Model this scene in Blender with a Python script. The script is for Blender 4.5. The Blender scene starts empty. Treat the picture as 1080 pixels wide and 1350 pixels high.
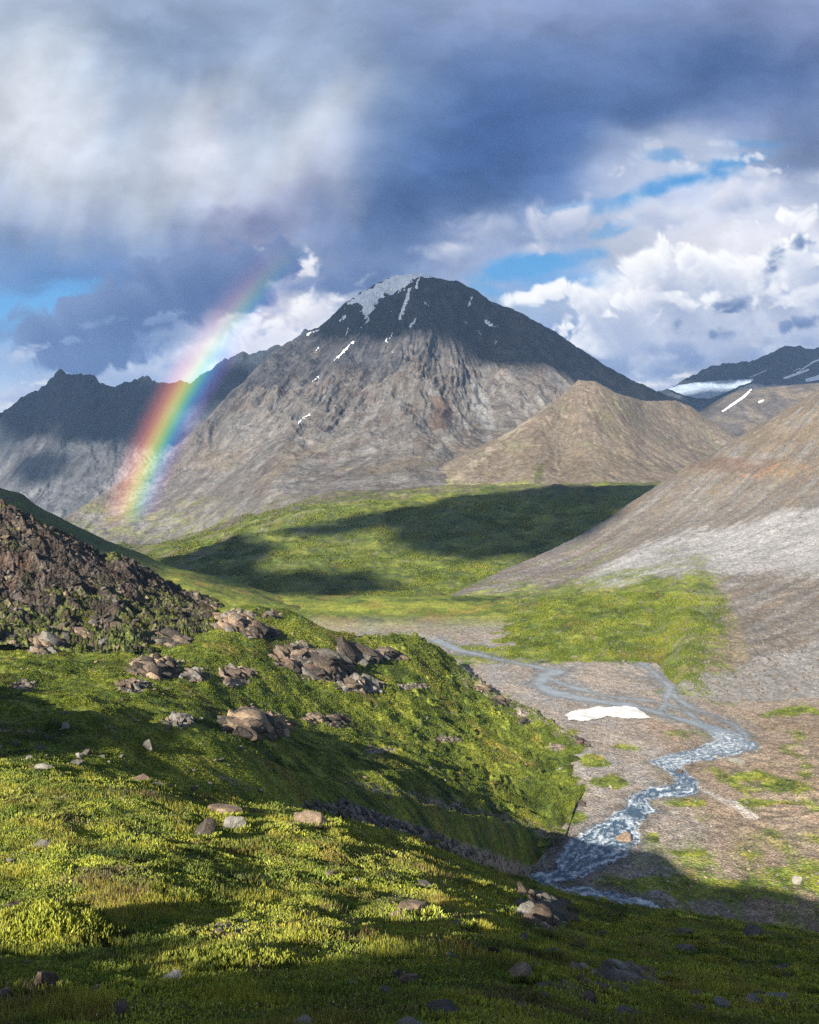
import bpy, math, random
import numpy as np
R = math.radians
F = 1000.0          # focal length in photo pixels (photo 1080 x 1350), level camera at the origin
CX, HY = 540.0, 600.0   # principal column, horizon row
SUN_AZ, SUN_EL = 30.0, 27.0     # sun behind-left of the viewer
SUN = np.array([-math.sin(R(SUN_AZ))*math.cos(R(SUN_EL)), -math.cos(R(SUN_AZ))*math.cos(R(SUN_EL)), math.sin(R(SUN_EL))])
scene = bpy.context.scene
COL = scene.collection

# ---------------------------------------------------------------- noise
_rng = np.random.RandomState(7)
_P = np.concatenate([_rng.permutation(1024)]*2).astype(np.int32)
_GA = np.linspace(0, 2*np.pi, 32, endpoint=False)
_GX, _GY = np.cos(_GA).astype(np.float32), np.sin(_GA).astype(np.float32)
def pn(x, y, seed=0):
    x = np.asarray(x, np.float64); y = np.asarray(y, np.float64)
    xi = np.floor(x); yi = np.floor(y)
    fx = (x-xi).astype(np.float32); fy = (y-yi).astype(np.float32)
    xi = (xi.astype(np.int64)+seed*131) & 1023; yi = (yi.astype(np.int64)+seed*57) & 1023
    u = fx*fx*fx*(fx*(fx*6-15)+10); v = fy*fy*fy*(fy*(fy*6-15)+10)
    x1 = (xi+1) & 1023; y1 = (yi+1) & 1023
    def g(a, b, dx, dy):
        h = _P[_P[a]+b] & 31
        return _GX[h]*dx+_GY[h]*dy
    n00 = g(xi, yi, fx, fy); n10 = g(x1, yi, fx-1, fy)
    n01 = g(xi, y1, fx, fy-1); n11 = g(x1, y1, fx-1, fy-1)
    a = n00+(n10-n00)*u; b = n01+(n11-n01)*u
    return (a+(b-a)*v)*1.45
def fbm(x, y, o=4, seed=0, gain=0.5, lac=2.03):
    s = 0; a = 1.0; t = 0
    for i in range(o):
        s = s+a*pn(x, y, seed+i*7); t += a
        x = x*lac+3.7; y = y*lac+1.3; a *= gain
    return s/t*1.35
def ridged(x, y, o=4, seed=0, gain=0.5, lac=2.03):
    s = 0; a = 1.0; t = 0
    for i in range(o):
        s = s+a*(1-np.abs(pn(x, y, seed+i*7))*1.7); t += a
        x = x*lac+5.1; y = y*lac+2.9; a *= gain
    return s/t
def sstep(a, b, x):
    t = np.clip((x-a)/(b-a), 0, 1); return t*t*(3-2*t)
def lerp(a, b, t): return a+(b-a)*t
def mixc(c, d, m):
    d = np.asarray(d, np.float32)
    return c*(1-m[..., None])+d*m[..., None]

# ---------------------------------------------------------------- curves
def pchip(x, y, q):
    """monotone cubic through (x, y) at q (1-D), clamped outside"""
    x = np.asarray(x, float); y = np.asarray(y, float)
    if len(x) == 1: return np.full_like(q, y[0], dtype=float)
    h = np.diff(x); d = np.diff(y)/h
    m = np.zeros_like(y)
    for i in range(1, len(x)-1):
        if d[i-1]*d[i] > 0:
            w1 = 2*h[i]+h[i-1]; w2 = h[i]+2*h[i-1]
            m[i] = (w1+w2)/(w1/d[i-1]+w2/d[i])
    m[0] = d[0]; m[-1] = d[-1]
    q = np.clip(q, x[0], x[-1])
    k = np.clip(np.searchsorted(x, q)-1, 0, len(x)-2)
    t = (q-x[k])/h[k]
    return ((2*t**3-3*t**2+1)*y[k]+(t**3-2*t**2+t)*h[k]*m[k]+(-2*t**3+3*t**2)*y[k+1]+(t**3-t**2)*h[k]*m[k+1])
def pchip_cols(X, Y, Q):
    """X, Y: (K, n) knots per column; Q: (m, n)"""
    K, n = X.shape
    h = np.maximum(np.diff(X, axis=0), 1e-6); d = np.diff(Y, axis=0)/h
    m = np.zeros_like(Y)
    for i in range(1, K-1):
        ok = d[i-1]*d[i] > 0
        w1 = 2*h[i]+h[i-1]; w2 = h[i]+2*h[i-1]
        with np.errstate(all='ignore'):
            mm = (w1+w2)/(w1/d[i-1]+w2/d[i])
        m[i] = np.where(ok, mm, 0)
    m[0] = d[0]; m[-1] = d[-1]
    out = np.zeros_like(Q)
    for i in range(K-1):
        sel = (Q >= X[i]-1e-9) if i == 0 else (Q > X[i])
        t = np.clip((Q-X[i])/h[i], 0, 1)
        v = ((2*t**3-3*t**2+1)*Y[i]+(t**3-2*t**2+t)*h[i]*m[i]+(-2*t**3+3*t**2)*Y[i+1]+(t**3-t**2)*h[i]*m[i+1])
        out = np.where(sel, v, out)
    return out
def floorD(y): return 146000.0/(np.asarray(y, float)-580.0)   # distance at which the valley plain shows on row y
def inpoly(x, y, poly):
    x = np.asarray(x); y = np.asarray(y); c = np.zeros(x.shape, bool)
    n = len(poly); j = n-1
    for i in range(n):
        xi, yi = poly[i]; xj, yj = poly[j]
        if yi != yj:
            c ^= ((yi > y) != (yj > y)) & (x < (xj-xi)*(y-yi)/(yj-yi)+xi)
        j = i
    return c
def segdist(x, y, pts):
    """distance to a polyline of (x, y, halfwidth) minus the half-width there; also the run along it"""
    best = np.full(x.shape, 1e9); run = np.zeros(x.shape); acc = 0.0
    for (x0, y0, w0), (x1, y1, w1) in zip(pts[:-1], pts[1:]):
        dx, dy = x1-x0, y1-y0; L2 = dx*dx+dy*dy+1e-9; L = L2**.5
        t = np.clip(((x-x0)*dx+(y-y0)*dy)/L2, 0, 1)
        d = np.hypot(x-x0-t*dx, y-y0-t*dy)-(w0+(w1-w0)*t)
        s = d < best
        best = np.where(s, d, best); run = np.where(s, acc+t*L, run)
        acc += L
    return best, run

# ---------------------------------------------------------------- meshes
def new_obj(name, me, mat=None, parent=None, **props):
    o = bpy.data.objects.new(name, me); COL.objects.link(o)
    if mat and me: me.materials.append(mat)
    if parent: o.parent = parent
    for k, v in props.items(): o[k] = v
    return o
def mesh_from(name, V, Fc, n=4, tint=None, attrs=None, smooth=True):
    """V (N,3); Fc (M,n) indices"""
    me = bpy.data.meshes.new(name)
    V = np.ascontiguousarray(V, np.float32); Fc = np.ascontiguousarray(Fc, np.int32)
    me.vertices.add(len(V)); me.vertices.foreach_set('co', V.ravel())
    me.loops.add(Fc.size); me.loops.foreach_set('vertex_index', Fc.ravel())
    me.polygons.add(len(Fc))
    me.polygons.foreach_set('loop_start', np.arange(len(Fc), dtype=np.int32)*n)
    try: me.polygons.foreach_set('loop_total', np.full(len(Fc), n, np.int32))
    except Exception: pass
    me.polygons.foreach_set('use_smooth', np.full(len(Fc), smooth, bool))
    if tint is not None:
        a = me.attributes.new('tint', 'FLOAT_COLOR', 'POINT')
        c = np.ones((len(V), 4), np.float32); c[:, :3] = tint
        a.data.foreach_set('color', c.ravel())
    for k, v in (attrs or {}).items():
        a = me.attributes.new(k, 'FLOAT', 'POINT'); a.data.foreach_set('value', np.ascontiguousarray(v, np.float32).ravel())
    me.update(calc_edges=True)
    return me
def grid_faces(nr, nc):
    i = np.arange((nr-1)*(nc-1)); r = i//(nc-1); c = i % (nc-1)
    a = r*nc+c
    return np.stack([a, a+1, a+nc+1, a+nc], 1)

class Land:
    """a stretch of ground described along sight lines: rows of (px, py, distance), near to far"""
    def __init__(self, x0, x1, rows, segs, disp=None, dmod=None, pw=1.0):
        self.x0, self.x1, self.rows, self.segs, self.disp, self.dmod, self.pw = x0, x1, rows, segs, disp, dmod, pw
    def eval(self, px, segs, fine=None):
        Ds, Zs = [], []
        for row in self.rows:
            if callable(row): y, D = row(px)
            else:
                a = np.array(row, float)
                y = pchip(a[:, 0], a[:, 1], px); D = pchip(a[:, 0], a[:, 2], px)
            Ds.append(D); Zs.append((HY-y)/F*D)
        Ds = np.array(Ds); Zs = np.array(Zs)
        for i in range(1, len(Ds)): Ds[i] = np.maximum(Ds[i], Ds[i-1]+1e-3)
        Q = []
        for i, n in enumerate(segs):
            t = np.arange(n+(1 if i == len(segs)-1 else 0))/n
            Q.append(np.exp(np.log(Ds[i])[None]*(1-t[:, None])+np.log(Ds[i+1])[None]*t[:, None]))
        D = np.concatenate(Q, 0); Z = pchip_cols(Ds, Zs, D)
        T = np.concatenate([i+np.arange(n+(1 if i == len(segs)-1 else 0))/n for i, n in enumerate(segs)])
        PX = np.broadcast_to(px[None], D.shape)
        T = np.broadcast_to(T[:, None], D.shape)
        X = (PX-CX)/F*D; Y = D.copy()
        if self.dmod is not None:
            D2 = D+self.dmod(PX, T); Z = Z*D2/D; Y = D2; X = (PX-CX)/F*D2
        if self.disp is not None:
            PY0 = HY-Z/Y*F
            Z = Z+self.disp(X, Y, Z, PX, PY0, T)
        PY = HY-Z/Y*F
        return X, Y, Z, PX, PY, T
    def build(self, name, nc, tint, mat, offset=0.0, **props):
        px = np.linspace(self.x0, self.x1, nc)
        X, Y, Z, PX, PY, T = self.eval(px, self.segs)
        self.g = (X, Y, Z, px, PY)
        S = slope(X, Y, Z)
        c = tint(X, Y, Z, PX, PY, T, S)
        nr = X.shape[0]
        V = np.stack([X, Y, Z+offset], -1).reshape(-1, 3)
        me = mesh_from(name, V, grid_faces(nr, nc), 4, c.reshape(-1, 3))
        self.o = new_obj(name, me, mat, **props)
        return self.o
    def overlay(self, name, x0, x1, nc, mul, mask, offset, tint, mat, rows=None, attrs=None, **props):
        """a skin lying on this ground where mask(...) is true (snow, ice, water)"""
        px = np.linspace(x0, x1, nc)
        X, Y, Z, PX, PY, T = self.eval(px, [int(s*mul) for s in self.segs])
        m = mask(X, Y, Z, PX, PY, T)
        nr = X.shape[0]
        Fc = grid_faces(nr, nc)
        mf = m.ravel()[Fc].min(1) if m.dtype == bool else m.ravel()[Fc].min(1) > 0
        Fc = Fc[mf]
        if len(Fc) == 0: return None
        used, inv = np.unique(Fc, return_inverse=True)
        off = offset(X, Y, Z, PX, PY, T) if callable(offset) else offset
        V = np.stack([X, Y, Z+off], -1).reshape(-1, 3)[used]
        c = tint(X, Y, Z, PX, PY, T)
        c = np.broadcast_to(c, X.shape+(3,)).reshape(-1, 3)[used]
        at = {k: np.broadcast_to(v(X, Y, Z, PX, PY, T), X.shape).reshape(-1)[used] for k, v in (attrs or {}).items()}
        me = mesh_from(name, V, inv.reshape(-1, 4), 4, c, at)
        return new_obj(name, me, mat, **props)
    def hit(self, px, py):
        """the visible point of this ground on the sight line (px, py)"""
        X, Y, Z, pxs, PY = self.g
        c = int(np.clip(round((px-pxs[0])/(pxs[1]-pxs[0])), 0, len(pxs)-1))
        col = PY[:, c]
        w = np.nonzero(col <= py)[0]
        r = w[0] if len(w) else int(np.argmin(col))
        return np.array([X[r, c], Y[r, c], Z[r, c]])
    def nearest(self, n, rng, weight):
        """n random surface points drawn by screen area times weight(X,Y,Z,PX,PY)"""
        X, Y, Z, pxs, PY = self.g
        PX = np.broadcast_to(pxs[None], X.shape)
        run = np.minimum.accumulate(PY, 0)
        vis = (PY <= run+0.5)
        dy = np.zeros_like(PY); dy[:-1] = np.clip(PY[:-1]-PY[1:], 0, 50)
        w = vis*dy*weight(X, Y, Z, PX, PY)
        w = w.ravel(); w = w/w.sum()
        idx = np.searchsorted(np.cumsum(w), rng.rand(n)); idx = np.clip(idx, 0, w.size-1)
        nr, nc = X.shape
        r = np.clip(idx//nc, 0, nr-2); c = np.clip(idx % nc, 0, nc-2)
        u = rng.rand(n); v = rng.rand(n)
        out = []
        for A in (X, Y, Z):
            out.append((A[r, c]*(1-u)+A[r, c+1]*u)*(1-v)+(A[r+1, c]*(1-u)+A[r+1, c+1]*u)*v)
        return np.stack(out, -1)
def slope(X, Y, Z):
    a = np.stack([np.gradient(A, axis=0) for A in (X, Y, Z)], -1)
    b = np.stack([np.gradient(A, axis=1) for A in (X, Y, Z)], -1)
    n = np.cross(b, a); n /= np.linalg.norm(n, axis=-1, keepdims=True)+1e-12
    return np.abs(n[..., 2])

# ---------------------------------------------------------------- materials
class NT:
    def __init__(self, name):
        self.m = bpy.data.materials.new(name); self.m.use_nodes = True
        self.t = self.m.node_tree; self.t.nodes.clear()
        self.out = self.t.nodes.new('ShaderNodeOutputMaterial')
    def n(self, typ, **kw):
        nd = self.t.nodes.new(typ)
        for k, v in kw.items():
            if k in ('op',): nd.operation = v
            elif k.startswith('i_'): nd.inputs[k[2:].replace('_', ' ')].default_value = v
            else: setattr(nd, k, v)
        return nd
    def l(self, a, b): self.t.links.new(a, b)
    def math(self, op, a, b=None, clamp=False):
        nd = self.n('ShaderNodeMath', op=op, use_clamp=clamp)
        for i, v in enumerate((a, b)):
            if v is None: continue
            if isinstance(v, (int, float)): nd.inputs[i].default_value = v
            else: self.l(v, nd.inputs[i])
        return nd.outputs[0]
    def noise(self, vec, scale, detail=4, rough=0.55, typ='FBM'):
        nd = self.n('ShaderNodeTexNoise'); nd.inputs['Scale'].default_value = scale
        nd.inputs['Detail'].default_value = detail; nd.inputs['Roughness'].default_value = rough
        self.l(vec, nd.inputs['Vector']); return nd.outputs['Fac']
    def mapr(self, v, a, b, c, d):
        nd = self.n('ShaderNodeMapRange'); self.l(v, nd.inputs[0])
        for i, x in enumerate((a, b, c, d)): nd.inputs[i+1].default_value = x
        return nd.outputs[0]
    def scalecol(self, col, fac):
        nd = self.n('ShaderNodeVectorMath', op='SCALE'); self.l(col, nd.inputs[0]); self.l(fac, nd.inputs['Scale'])
        return nd.outputs[0]
    def mix(self, f, a, b):
        nd = self.n('ShaderNodeMix', data_type='RGBA')
        if isinstance(f, (int, float)): nd.inputs['Factor'].default_value = f
        else: self.l(f, nd.inputs['Factor'])
        for s, v in (('A', a), ('B', b)):
            sock = [k for k in nd.inputs if k.name == s and k.type == 'RGBA'][0]
            if isinstance(v, tuple): sock.default_value = v+(1,) if len(v) == 3 else v
            else: self.l(v, sock)
        return [k for k in nd.outputs if k.type == 'RGBA'][0]

def ground_mat(name, big, speck, bumps, var=0.5, speckvar=0.35, rough=0.95, stretch=None):
    """procedural earth: vertex albedo 'tint' broken up by noise (scales in metres) and cell speckle, with layered bump"""
    t = NT(name)
    pos = t.n('ShaderNodeNewGeometry').outputs['Position']
    if stretch:
        mp = t.n('ShaderNodeMapping'); mp.inputs['Rotation'].default_value = stretch[0]; mp.inputs['Scale'].default_value = stretch[1]
        t.l(pos, mp.inputs['Vector']); spos = mp.outputs[0]
    else: spos = pos
    tint = t.n('ShaderNodeAttribute', attribute_name='tint').outputs['Color']
    n1 = t.noise(spos, 1/big, 8, 0.62)
    f1 = t.mapr(n1, 0.3, 0.7, 1-var, 1+var)
    vor = t.n('ShaderNodeTexVoronoi'); vor.inputs['Scale'].default_value = 1/speck
    t.l(pos, vor.inputs['Vector'])
    bw = t.n('ShaderNodeSeparateColor'); t.l(vor.outputs['Color'], bw.inputs[0])
    f2 = t.mapr(bw.outputs[0], 0, 1, 1-speckvar, 1+speckvar)
    f = t.math('MULTIPLY', f1, f2)
    n3 = t.noise(pos, 1/(big*6.5), 3, 0.5)
    f = t.math('MULTIPLY', f, t.mapr(n3, 0.3, 0.7, 0.82, 1.18))
    c = t.scalecol(tint, f)
    hsv = t.n('ShaderNodeHueSaturation'); t.l(c, hsv.inputs['Color'])
    t.l(t.mapr(t.noise(pos, 1/(big*2.1), 4), 0.3, 0.7, 0.485, 0.515), hsv.inputs['Hue'])
    b = t.n('ShaderNodeBsdfPrincipled'); b.inputs['Roughness'].default_value = rough
    b.inputs['Specular IOR Level'].default_value = 0.15
    t.l(hsv.outputs[0], b.inputs['Base Color'])
    prev = None
    for (sc, dist, st, kind) in bumps:
        bp = t.n('ShaderNodeBump'); bp.inputs['Distance'].default_value = dist; bp.inputs['Strength'].default_value = st
        if kind == 'v':
            v2 = t.n('ShaderNodeTexVoronoi'); v2.inputs['Scale'].default_value = 1/sc; t.l(pos, v2.inputs['Vector'])
            h = t.math('SUBTRACT', 1.0, v2.outputs['Distance'])
        else: h = t.noise(spos if kind == 's' else pos, 1/sc, 7, 0.62)
        t.l(h, bp.inputs['Height'])
        if prev: t.l(prev, bp.inputs['Normal'])
        prev = bp.outputs[0]
    if prev: t.l(prev, b.inputs['Normal'])
    t.l(b.outputs[0], t.out.inputs[0])
    return t.m
# ---------------------------------------------------------------- albedos
GY = np.array((.172, .190, .028)); GG = np.array((.088, .116, .018)); GD = np.array((.032, .048, .010)); OCH = np.array((.19, .135, .035))
ROCK = np.array((.225, .185, .15)); ROCKD = np.array((.10, .08, .068)); SCREE = np.array((.165, .138, .110)); GREY = np.array((.215, .212, .215))
GRAVEL = np.array((.198, .174, .153)); DARK = np.array((.052, .054, .062)); BROWN = np.array((.155, .115, .078)); RUST = np.array((.17, .088, .052))
def base(X, c): return np.broadcast_to(np.asarray(c, np.float32), X.shape+(3,)).copy()
def grasscol(X, Y, s, seed, dry=0.0):
    """grass sward: yellow-green, green and dark heath in drifts of size s metres"""
    a = fbm(X/s, Y/s, 5, seed); b = fbm(X/s*3.1, Y/s*3.1, 4, seed+40); c = fbm(X/s*.9+9, Y/s*.9, 4, seed+80)
    t = base(X, GG)
    t = mixc(t, GY, sstep(-.15+dry*-.3, .45, a+.5*b))
    t = mixc(t, GD, sstep(.05, .5, -a+.6*b-.1))
    t = mixc(t, OCH, .55*sstep(.25-dry, .75-dry, c+.4*b))
    return t

# ---------------------------------------------------------------- foreground slope
def fg_disp(X, Y, Z, PX, PY, T):
    fade = np.clip(Y/12, .3, 1)
    d = .22*fbm(X/5, Y/5, 3, 3)+.05*fbm(X/1.3, Y/1.3, 3, 11)*fade+.05*fbm(X/.4, Y/.4, 3, 12)
    d += .10*sstep(.35, .8, fbm(X/1.1, Y/1.1, 2, 15))*fade
    return d-.08
FG_CREST = [(-600, 985, 27), (-250, 1000, 27), (0, 1002, 27.5), (50, 1004, 27.5), (110, 1014, 28), (200, 1030, 28.5), (250, 1044, 29.5), (320, 1059, 31), (380, 1066, 32), (445, 1079, 33.5),
            (475, 1090, 36), (540, 1104, 37), (590, 1129, 38), (640, 1149, 39), (685, 1162, 40), (740, 1180, 41), (780, 1192, 41.5), (850, 1206, 42), (900, 1211, 42.5), (960, 1222, 43), (1080, 1243, 44), (1400, 1290, 46)]
fg = Land(-420, 1400, [
    [(0, 2200, 1.05)],
    [(-400, 1360, 5.0), (0, 1352, 5.2), (540, 1350, 5.2), (1080, 1355, 6.2), (1400, 1370, 6.4)],
    [(-400, 1180, 10.3), (0, 1195, 10.4), (300, 1203, 10.8), (540, 1215, 11.3), (800, 1268, 11.5), (1080, 1298, 12), (1400, 1330, 12.5)],
    FG_CREST,
    [(x, y+55, D+12) for x, y, D in FG_CREST],
    [(x, y+160, D+40) for x, y, D in FG_CREST]], [30, 190, 330, 24, 6], fg_disp)
def fg_tint(X, Y, Z, PX, PY, T, S):
    t = grasscol(X, Y, 3.2, 21, .12)
    n = fbm(X/.8, Y/.8, 4, 22)
    t = mixc(t, (.10, .075, .05), .6*sstep(.1, .6, n+.3*fbm(X/2.7, Y/2.7, 3, 23)))
    # bare stony strips low on the right
    st = fbm(X/2.2, Y/2.2, 4, 24)+.9*np.exp(-((PX-560-(PY-1180)*1.3)/120)**2)*sstep(1150, 1190, PY)-.15
    t = mixc(t, (.16, .145, .13), .8*sstep(.45, .8, st))
    return t*.8
M_FG = ground_mat('foreground_heath', .35, .035, [(.12, .06, .9, 'n'), (.03, .02, .8, 'n')], .5, .4)
fg.build('grass_slope', 760, fg_tint, M_FG, kind='structure', label='dark grassy slope with scattered rocks below the viewer', category='hillside')

# unseen hillside behind the viewer, with a brow added to shade the near grass
def back_hill():
    xs = np.linspace(-70, 60, 160); ys = np.linspace(-70, 1.0, 110)
    X, Y = np.meshgrid(xs, ys)
    Z = -1.75-Y*.40+.25*fbm(X/5, Y/5, 3, 3)-.12*np.minimum(0, X+2)*0
    s = (Y+3.2+.55*(X+15)*.6)           # added shade-casting brow a few metres up the slope, running away to the right
    return X, Y, Z
X, Y, Z = back_hill()
SHADE_BROW = [(-30, -1, -1), (-16, -3.8, 1.9), (-11, -4.2, 1.8), (-6.6, -4.9, 2.0), (-2, -6.5, 3.4), (8, -12, 7), (40, -20, 11)]
def brow(X, Y, Z):
    best = np.full(X.shape, 1e9); h = np.zeros(X.shape)
    for (x0, y0, z0), (x1, y1, z1) in zip(SHADE_BROW[:-1], SHADE_BROW[1:]):
        dx, dy = x1-x0, y1-y0; L2 = dx*dx+dy*dy
        t = np.clip(((X-x0)*dx+(Y-y0)*dy)/L2, 0, 1)
        d = np.hypot(X-x0-t*dx, Y-y0-t*dy); s = d < best
        best = np.where(s, d, best); h = np.where(s, z0+t*(z1-z0), h)
    return np.maximum(Z, h+.5*fbm(X/2.3, Y/2.3, 3, 31)-np.maximum(0, best-.8)*1.0)
Z = brow(X, Y, Z)
Z = np.where(np.hypot(X, Y) < 2.5, np.minimum(Z, -1.6), Z)
c = mixc(grasscol(X, Y, 3.2, 21), ROCK*.7, sstep(.75, .6, slope(X, Y, Z)))
new_obj('hillside', mesh_from('hillside', np.stack([X, Y, Z], -1).reshape(-1, 3), grid_faces(*X.shape), 4, c.reshape(-1, 3)), M_FG,
        kind='structure', label='unseen grassy hillside behind the viewer, rocky brow added to shade the near grass', category='hillside')

# an unseen spur added off to the side of the viewer to throw the long shade over the shoulder, the gully and the stream bend
SHADE_RIDGE = [(-40, 22, -13), (-43, 24, -6), (-50, 27.7, .2), (-59, 29, -.4), (-75, 33, -1.5), (-90, 36, -.8), (-98, 38, -2.5), (-112, 42, -16), (-130, 44, -20)]
def shade_spur():
    xs = np.linspace(-270, -24, 170); ys = np.linspace(-30, 150, 130)
    X, Y = np.meshgrid(xs, ys)
    Z = -13-.20*(Y-20)+.9*fbm(X/14, Y/14, 4, 33)
    best = np.full(X.shape, 1e9); h = np.zeros(X.shape)
    for (x0, y0, z0), (x1, y1, z1) in zip(SHADE_RIDGE[:-1], SHADE_RIDGE[1:]):
        dx, dy = x1-x0, y1-y0; t = np.clip(((X-x0)*dx+(Y-y0)*dy)/(dx*dx+dy*dy), 0, 1)
        d = np.hypot(X-x0-t*dx, Y-y0-t*dy); s = d < best
        best = np.where(s, d, best); h = np.where(s, z0+t*(z1-z0), h)
    Z = np.maximum(Z, h+1.6*fbm(X/8, Y/8, 4, 34)-np.maximum(0, best-2)*.75)
    Z = np.where(X > -.60*Y-7, np.minimum(Z, -24-.5*Y), Z)     # dies away before the near slope
    c = mixc(grasscol(X, Y, 12, 21), ROCK*.7, sstep(.8, .65, slope(X, Y, Z)))
    new_obj('shade_spur', mesh_from('shade_spur', np.stack([X, Y, Z], -1).reshape(-1, 3), grid_faces(*X.shape), 4, c.reshape(-1, 3)), M_FG, kind='structure', label='unseen rocky spur added beside the viewer to shade the shoulder and gully', category='hillside')
shade_spur()

# ---------------------------------------------------------------- shaded shoulder and stony gully below it
B_CREST = [(-300, 957, 64), (0, 955, 65), (50, 948, 66), (120, 947, 68), (190, 963, 71), (260, 980, 75), (330, 1003, 80), (400, 1026, 92), (450, 1039, 105), (500, 1051, 120),
           (540, 1059, 135), (600, 1074, 172), (640, 1084, 206), (680, 1095, 250), (710, 1106, 272), (740, 1122, 276), (760, 1134, 276)]
B_BASE = [(-300, 1030, 48), (0, 1022, 50), (200, 1045, 58), (330, 1068, 68), (450, 1078, 92), (540, 1103, 119), (600, 1130, 146), (640, 1143, 182), (660, 1147, 208), (680, 1147, 236), (700, 1140, 257), (720, 1134, 267), (740, 1130, 273), (760, 1138, 274)]
def b_disp(X, Y, Z, PX, PY, T):
    return (.9*fbm(X/14, Y/14, 4, 41)+.25*ridged(X/4, Y/4, 3, 43)-.1)*sstep(800, 700, PX)
shoulder = Land(-300, 750, [
    [(x, y+70, D*(.72+.27*min(1, max(0, (x-560)/120)))) for x, y, D in B_BASE], B_BASE,
    B_CREST,
    [(x, y+14, D*1.12+4) for x, y, D in B_CREST],
    [(x, y+60, D*1.3+10) for x, y, D in B_CREST]], [30, 260, 40, 10], b_disp)
def gully_mask(X, Y, PX, PY):
    ctr = np.interp(PX, [380, 450, 540, 600, 680, 740, 800], [1060, 1066, 1096, 1121, 1150, 1158, 1166])
    wid = np.interp(PX, [400, 450, 540, 640, 740], [3, 8, 12, 15, 13])
    return sstep(1.25, .6, np.abs(PY-ctr)/wid+.35*fbm(X/6, Y/6, 3, 47))*sstep(380, 450, PX)
def b_tint(X, Y, Z, PX, PY, T, S):
    t = grasscol(X, Y, 12, 45, .1)
    t = mixc(t, ROCK*.8, .8*sstep(.35, .7, fbm(X/5, Y/5, 4, 46)))
    g = gully_mask(X, Y, PX, PY)
    return mixc(t, ROCK*.95, g)
M_NEAR = ground_mat('near_turf', 1.6, .22, [(1.2, .35, .7, 'n'), (.3, .12, .7, 'n')], .45, .3)
shoulder.build('grass_shoulder', 620, b_tint, M_NEAR, kind='structure', label='shaded grassy shoulder behind the near slope with a stony gully', category='hillside')

# ---------------------------------------------------------------- the middle hillside with outcrops
C_CREST = [(-300, 850, 300), (0, 838, 300), (100, 836, 310), (225, 831, 330), (290, 803, 345), (330, 801, 352), (375, 808, 370), (430, 829, 366), (470, 836, 386), (540, 840, 425),
           (570, 848, 450), (592, 864, 456), (605, 875, 452), (618, 889, 440), (640, 906, 432), (660, 921, 420), (700, 934, 406), (730, 955, 386), (765, 980, 364), (785, 994, 357), (795, 1000, 362)]
OUTS = [  # rocky patches (px, py, rx, ry, height m)
    (205, 880, 38, 17, 3.0), (175, 905, 22, 10, 1.5), (390, 862, 30, 20, 4.5), (430, 880, 45, 20, 4.0), (470, 905, 32, 10, 2.0), (345, 958, 42, 16, 2.5),
    (310, 815, 30, 12, 3.5), (345, 830, 25, 9, 2.5), (500, 862, 26, 9, 2.2), (255, 890, 18, 8, 1.2), (310, 895, 22, 10, 1.5), (60, 855, 32, 11, 2.2), (110, 845, 40, 12, 2.5),
    (30, 905, 18, 7, .8), (540, 905, 25, 5, .8), (440, 955, 14, 6, .9), (590, 975, 22, 5, .5), (500, 990, 18, 5, .5), (240, 950, 16, 6, .8), (180, 958, 14, 6, .8), (640, 905, 18, 7, 1.5), (690, 940, 10, 6, 1), (735, 985, 14, 6, 1)]
def outmask(PX, PY, X, Y):
    n = fbm(X/9, Y/9, 4, 52)
    m = np.full(PX.shape, -9.0); h = np.zeros(PX.shape)
    for (x, y, rx, ry, hh) in OUTS:
        q = 1-np.hypot((PX-x)/rx, (PY-y)/ry)+.55*n
        s = q > m; m = np.where(s, q, m); h = np.where(s, hh, h)
    return m, h
def c_disp(X, Y, Z, PX, PY, T):
    k = sstep(790, 640, PX)*.9+.1*sstep(795, 770, PX)
    d = 2.4*fbm(X/38, Y/38, 3, 51)+1.0*ridged((X+.5*Y)/11, (Y-.5*X)/20, 3, 53)-.5+.32*fbm(X/3.2, Y/3.2, 3, 54)
    d = d*k*sstep(0, .35, T)
    # shallow gullies running down the valley side on the right
    st = ridged((X*.62-Y*.78)/9+fbm(X/25, Y/25, 2, 56)*.8, (X*.78+Y*.62)/60, 3, 55)
    d += 3.0*(st-.55)*sstep(430, 540, PX)*sstep(785, 730, PX)*1.25
    d += 1.5*sstep(.28, .7, fbm(X/6.5, Y/8, 3, 59))*sstep(380, 520, PX)*sstep(785, 740, PX)*sstep(1.0, 1.4, T)
    m, h = outmask(PX, PY, X, Y)
    rock = ridged((X+Z)/4.2, (Y*.8)/3.0, 4, 57)*.7+.5*np.abs(fbm(X/1.6, Y/1.6, 3, 58))
    d += sstep(.15, .75, m)*h*.55*(.25+rock)
    return d
chill = Land(-300, 795, [
    [(-300, 1000, 96), (0, 985, 104), (200, 995, 122), (330, 1040, 144), (400, 1048, 165), (540, 1092, 195), (620, 1112, 230), (680, 1118, 262), (740, 1110, 273), (760, 1060, 302), (795, 1014, 342)],
    [(-300, 950, 106), (0, 958, 112), (200, 978, 130), (330, 1012, 150), (400, 1034, 170), (540, 1070, 200), (620, 1092, 235), (700, 1096, 272), (745, 1086, 288), (760, 1050, 309), (795, 1010, 346)],
    [(-300, 900, 170), (0, 900, 178), (100, 904, 190), (200, 910, 206), (330, 928, 238), (400, 940, 260), (540, 965, 300), (620, 990, 317), (700, 1012, 329), (745, 1030, 323), (760, 1022, 332), (795, 1004, 356)],
    C_CREST,
    [(x, y+10, D+14) for x, y, D in C_CREST],
    [(x, y+22, D+34) for x, y, D in C_CREST]], [14, 130, 260, 16, 8], c_disp)
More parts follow.
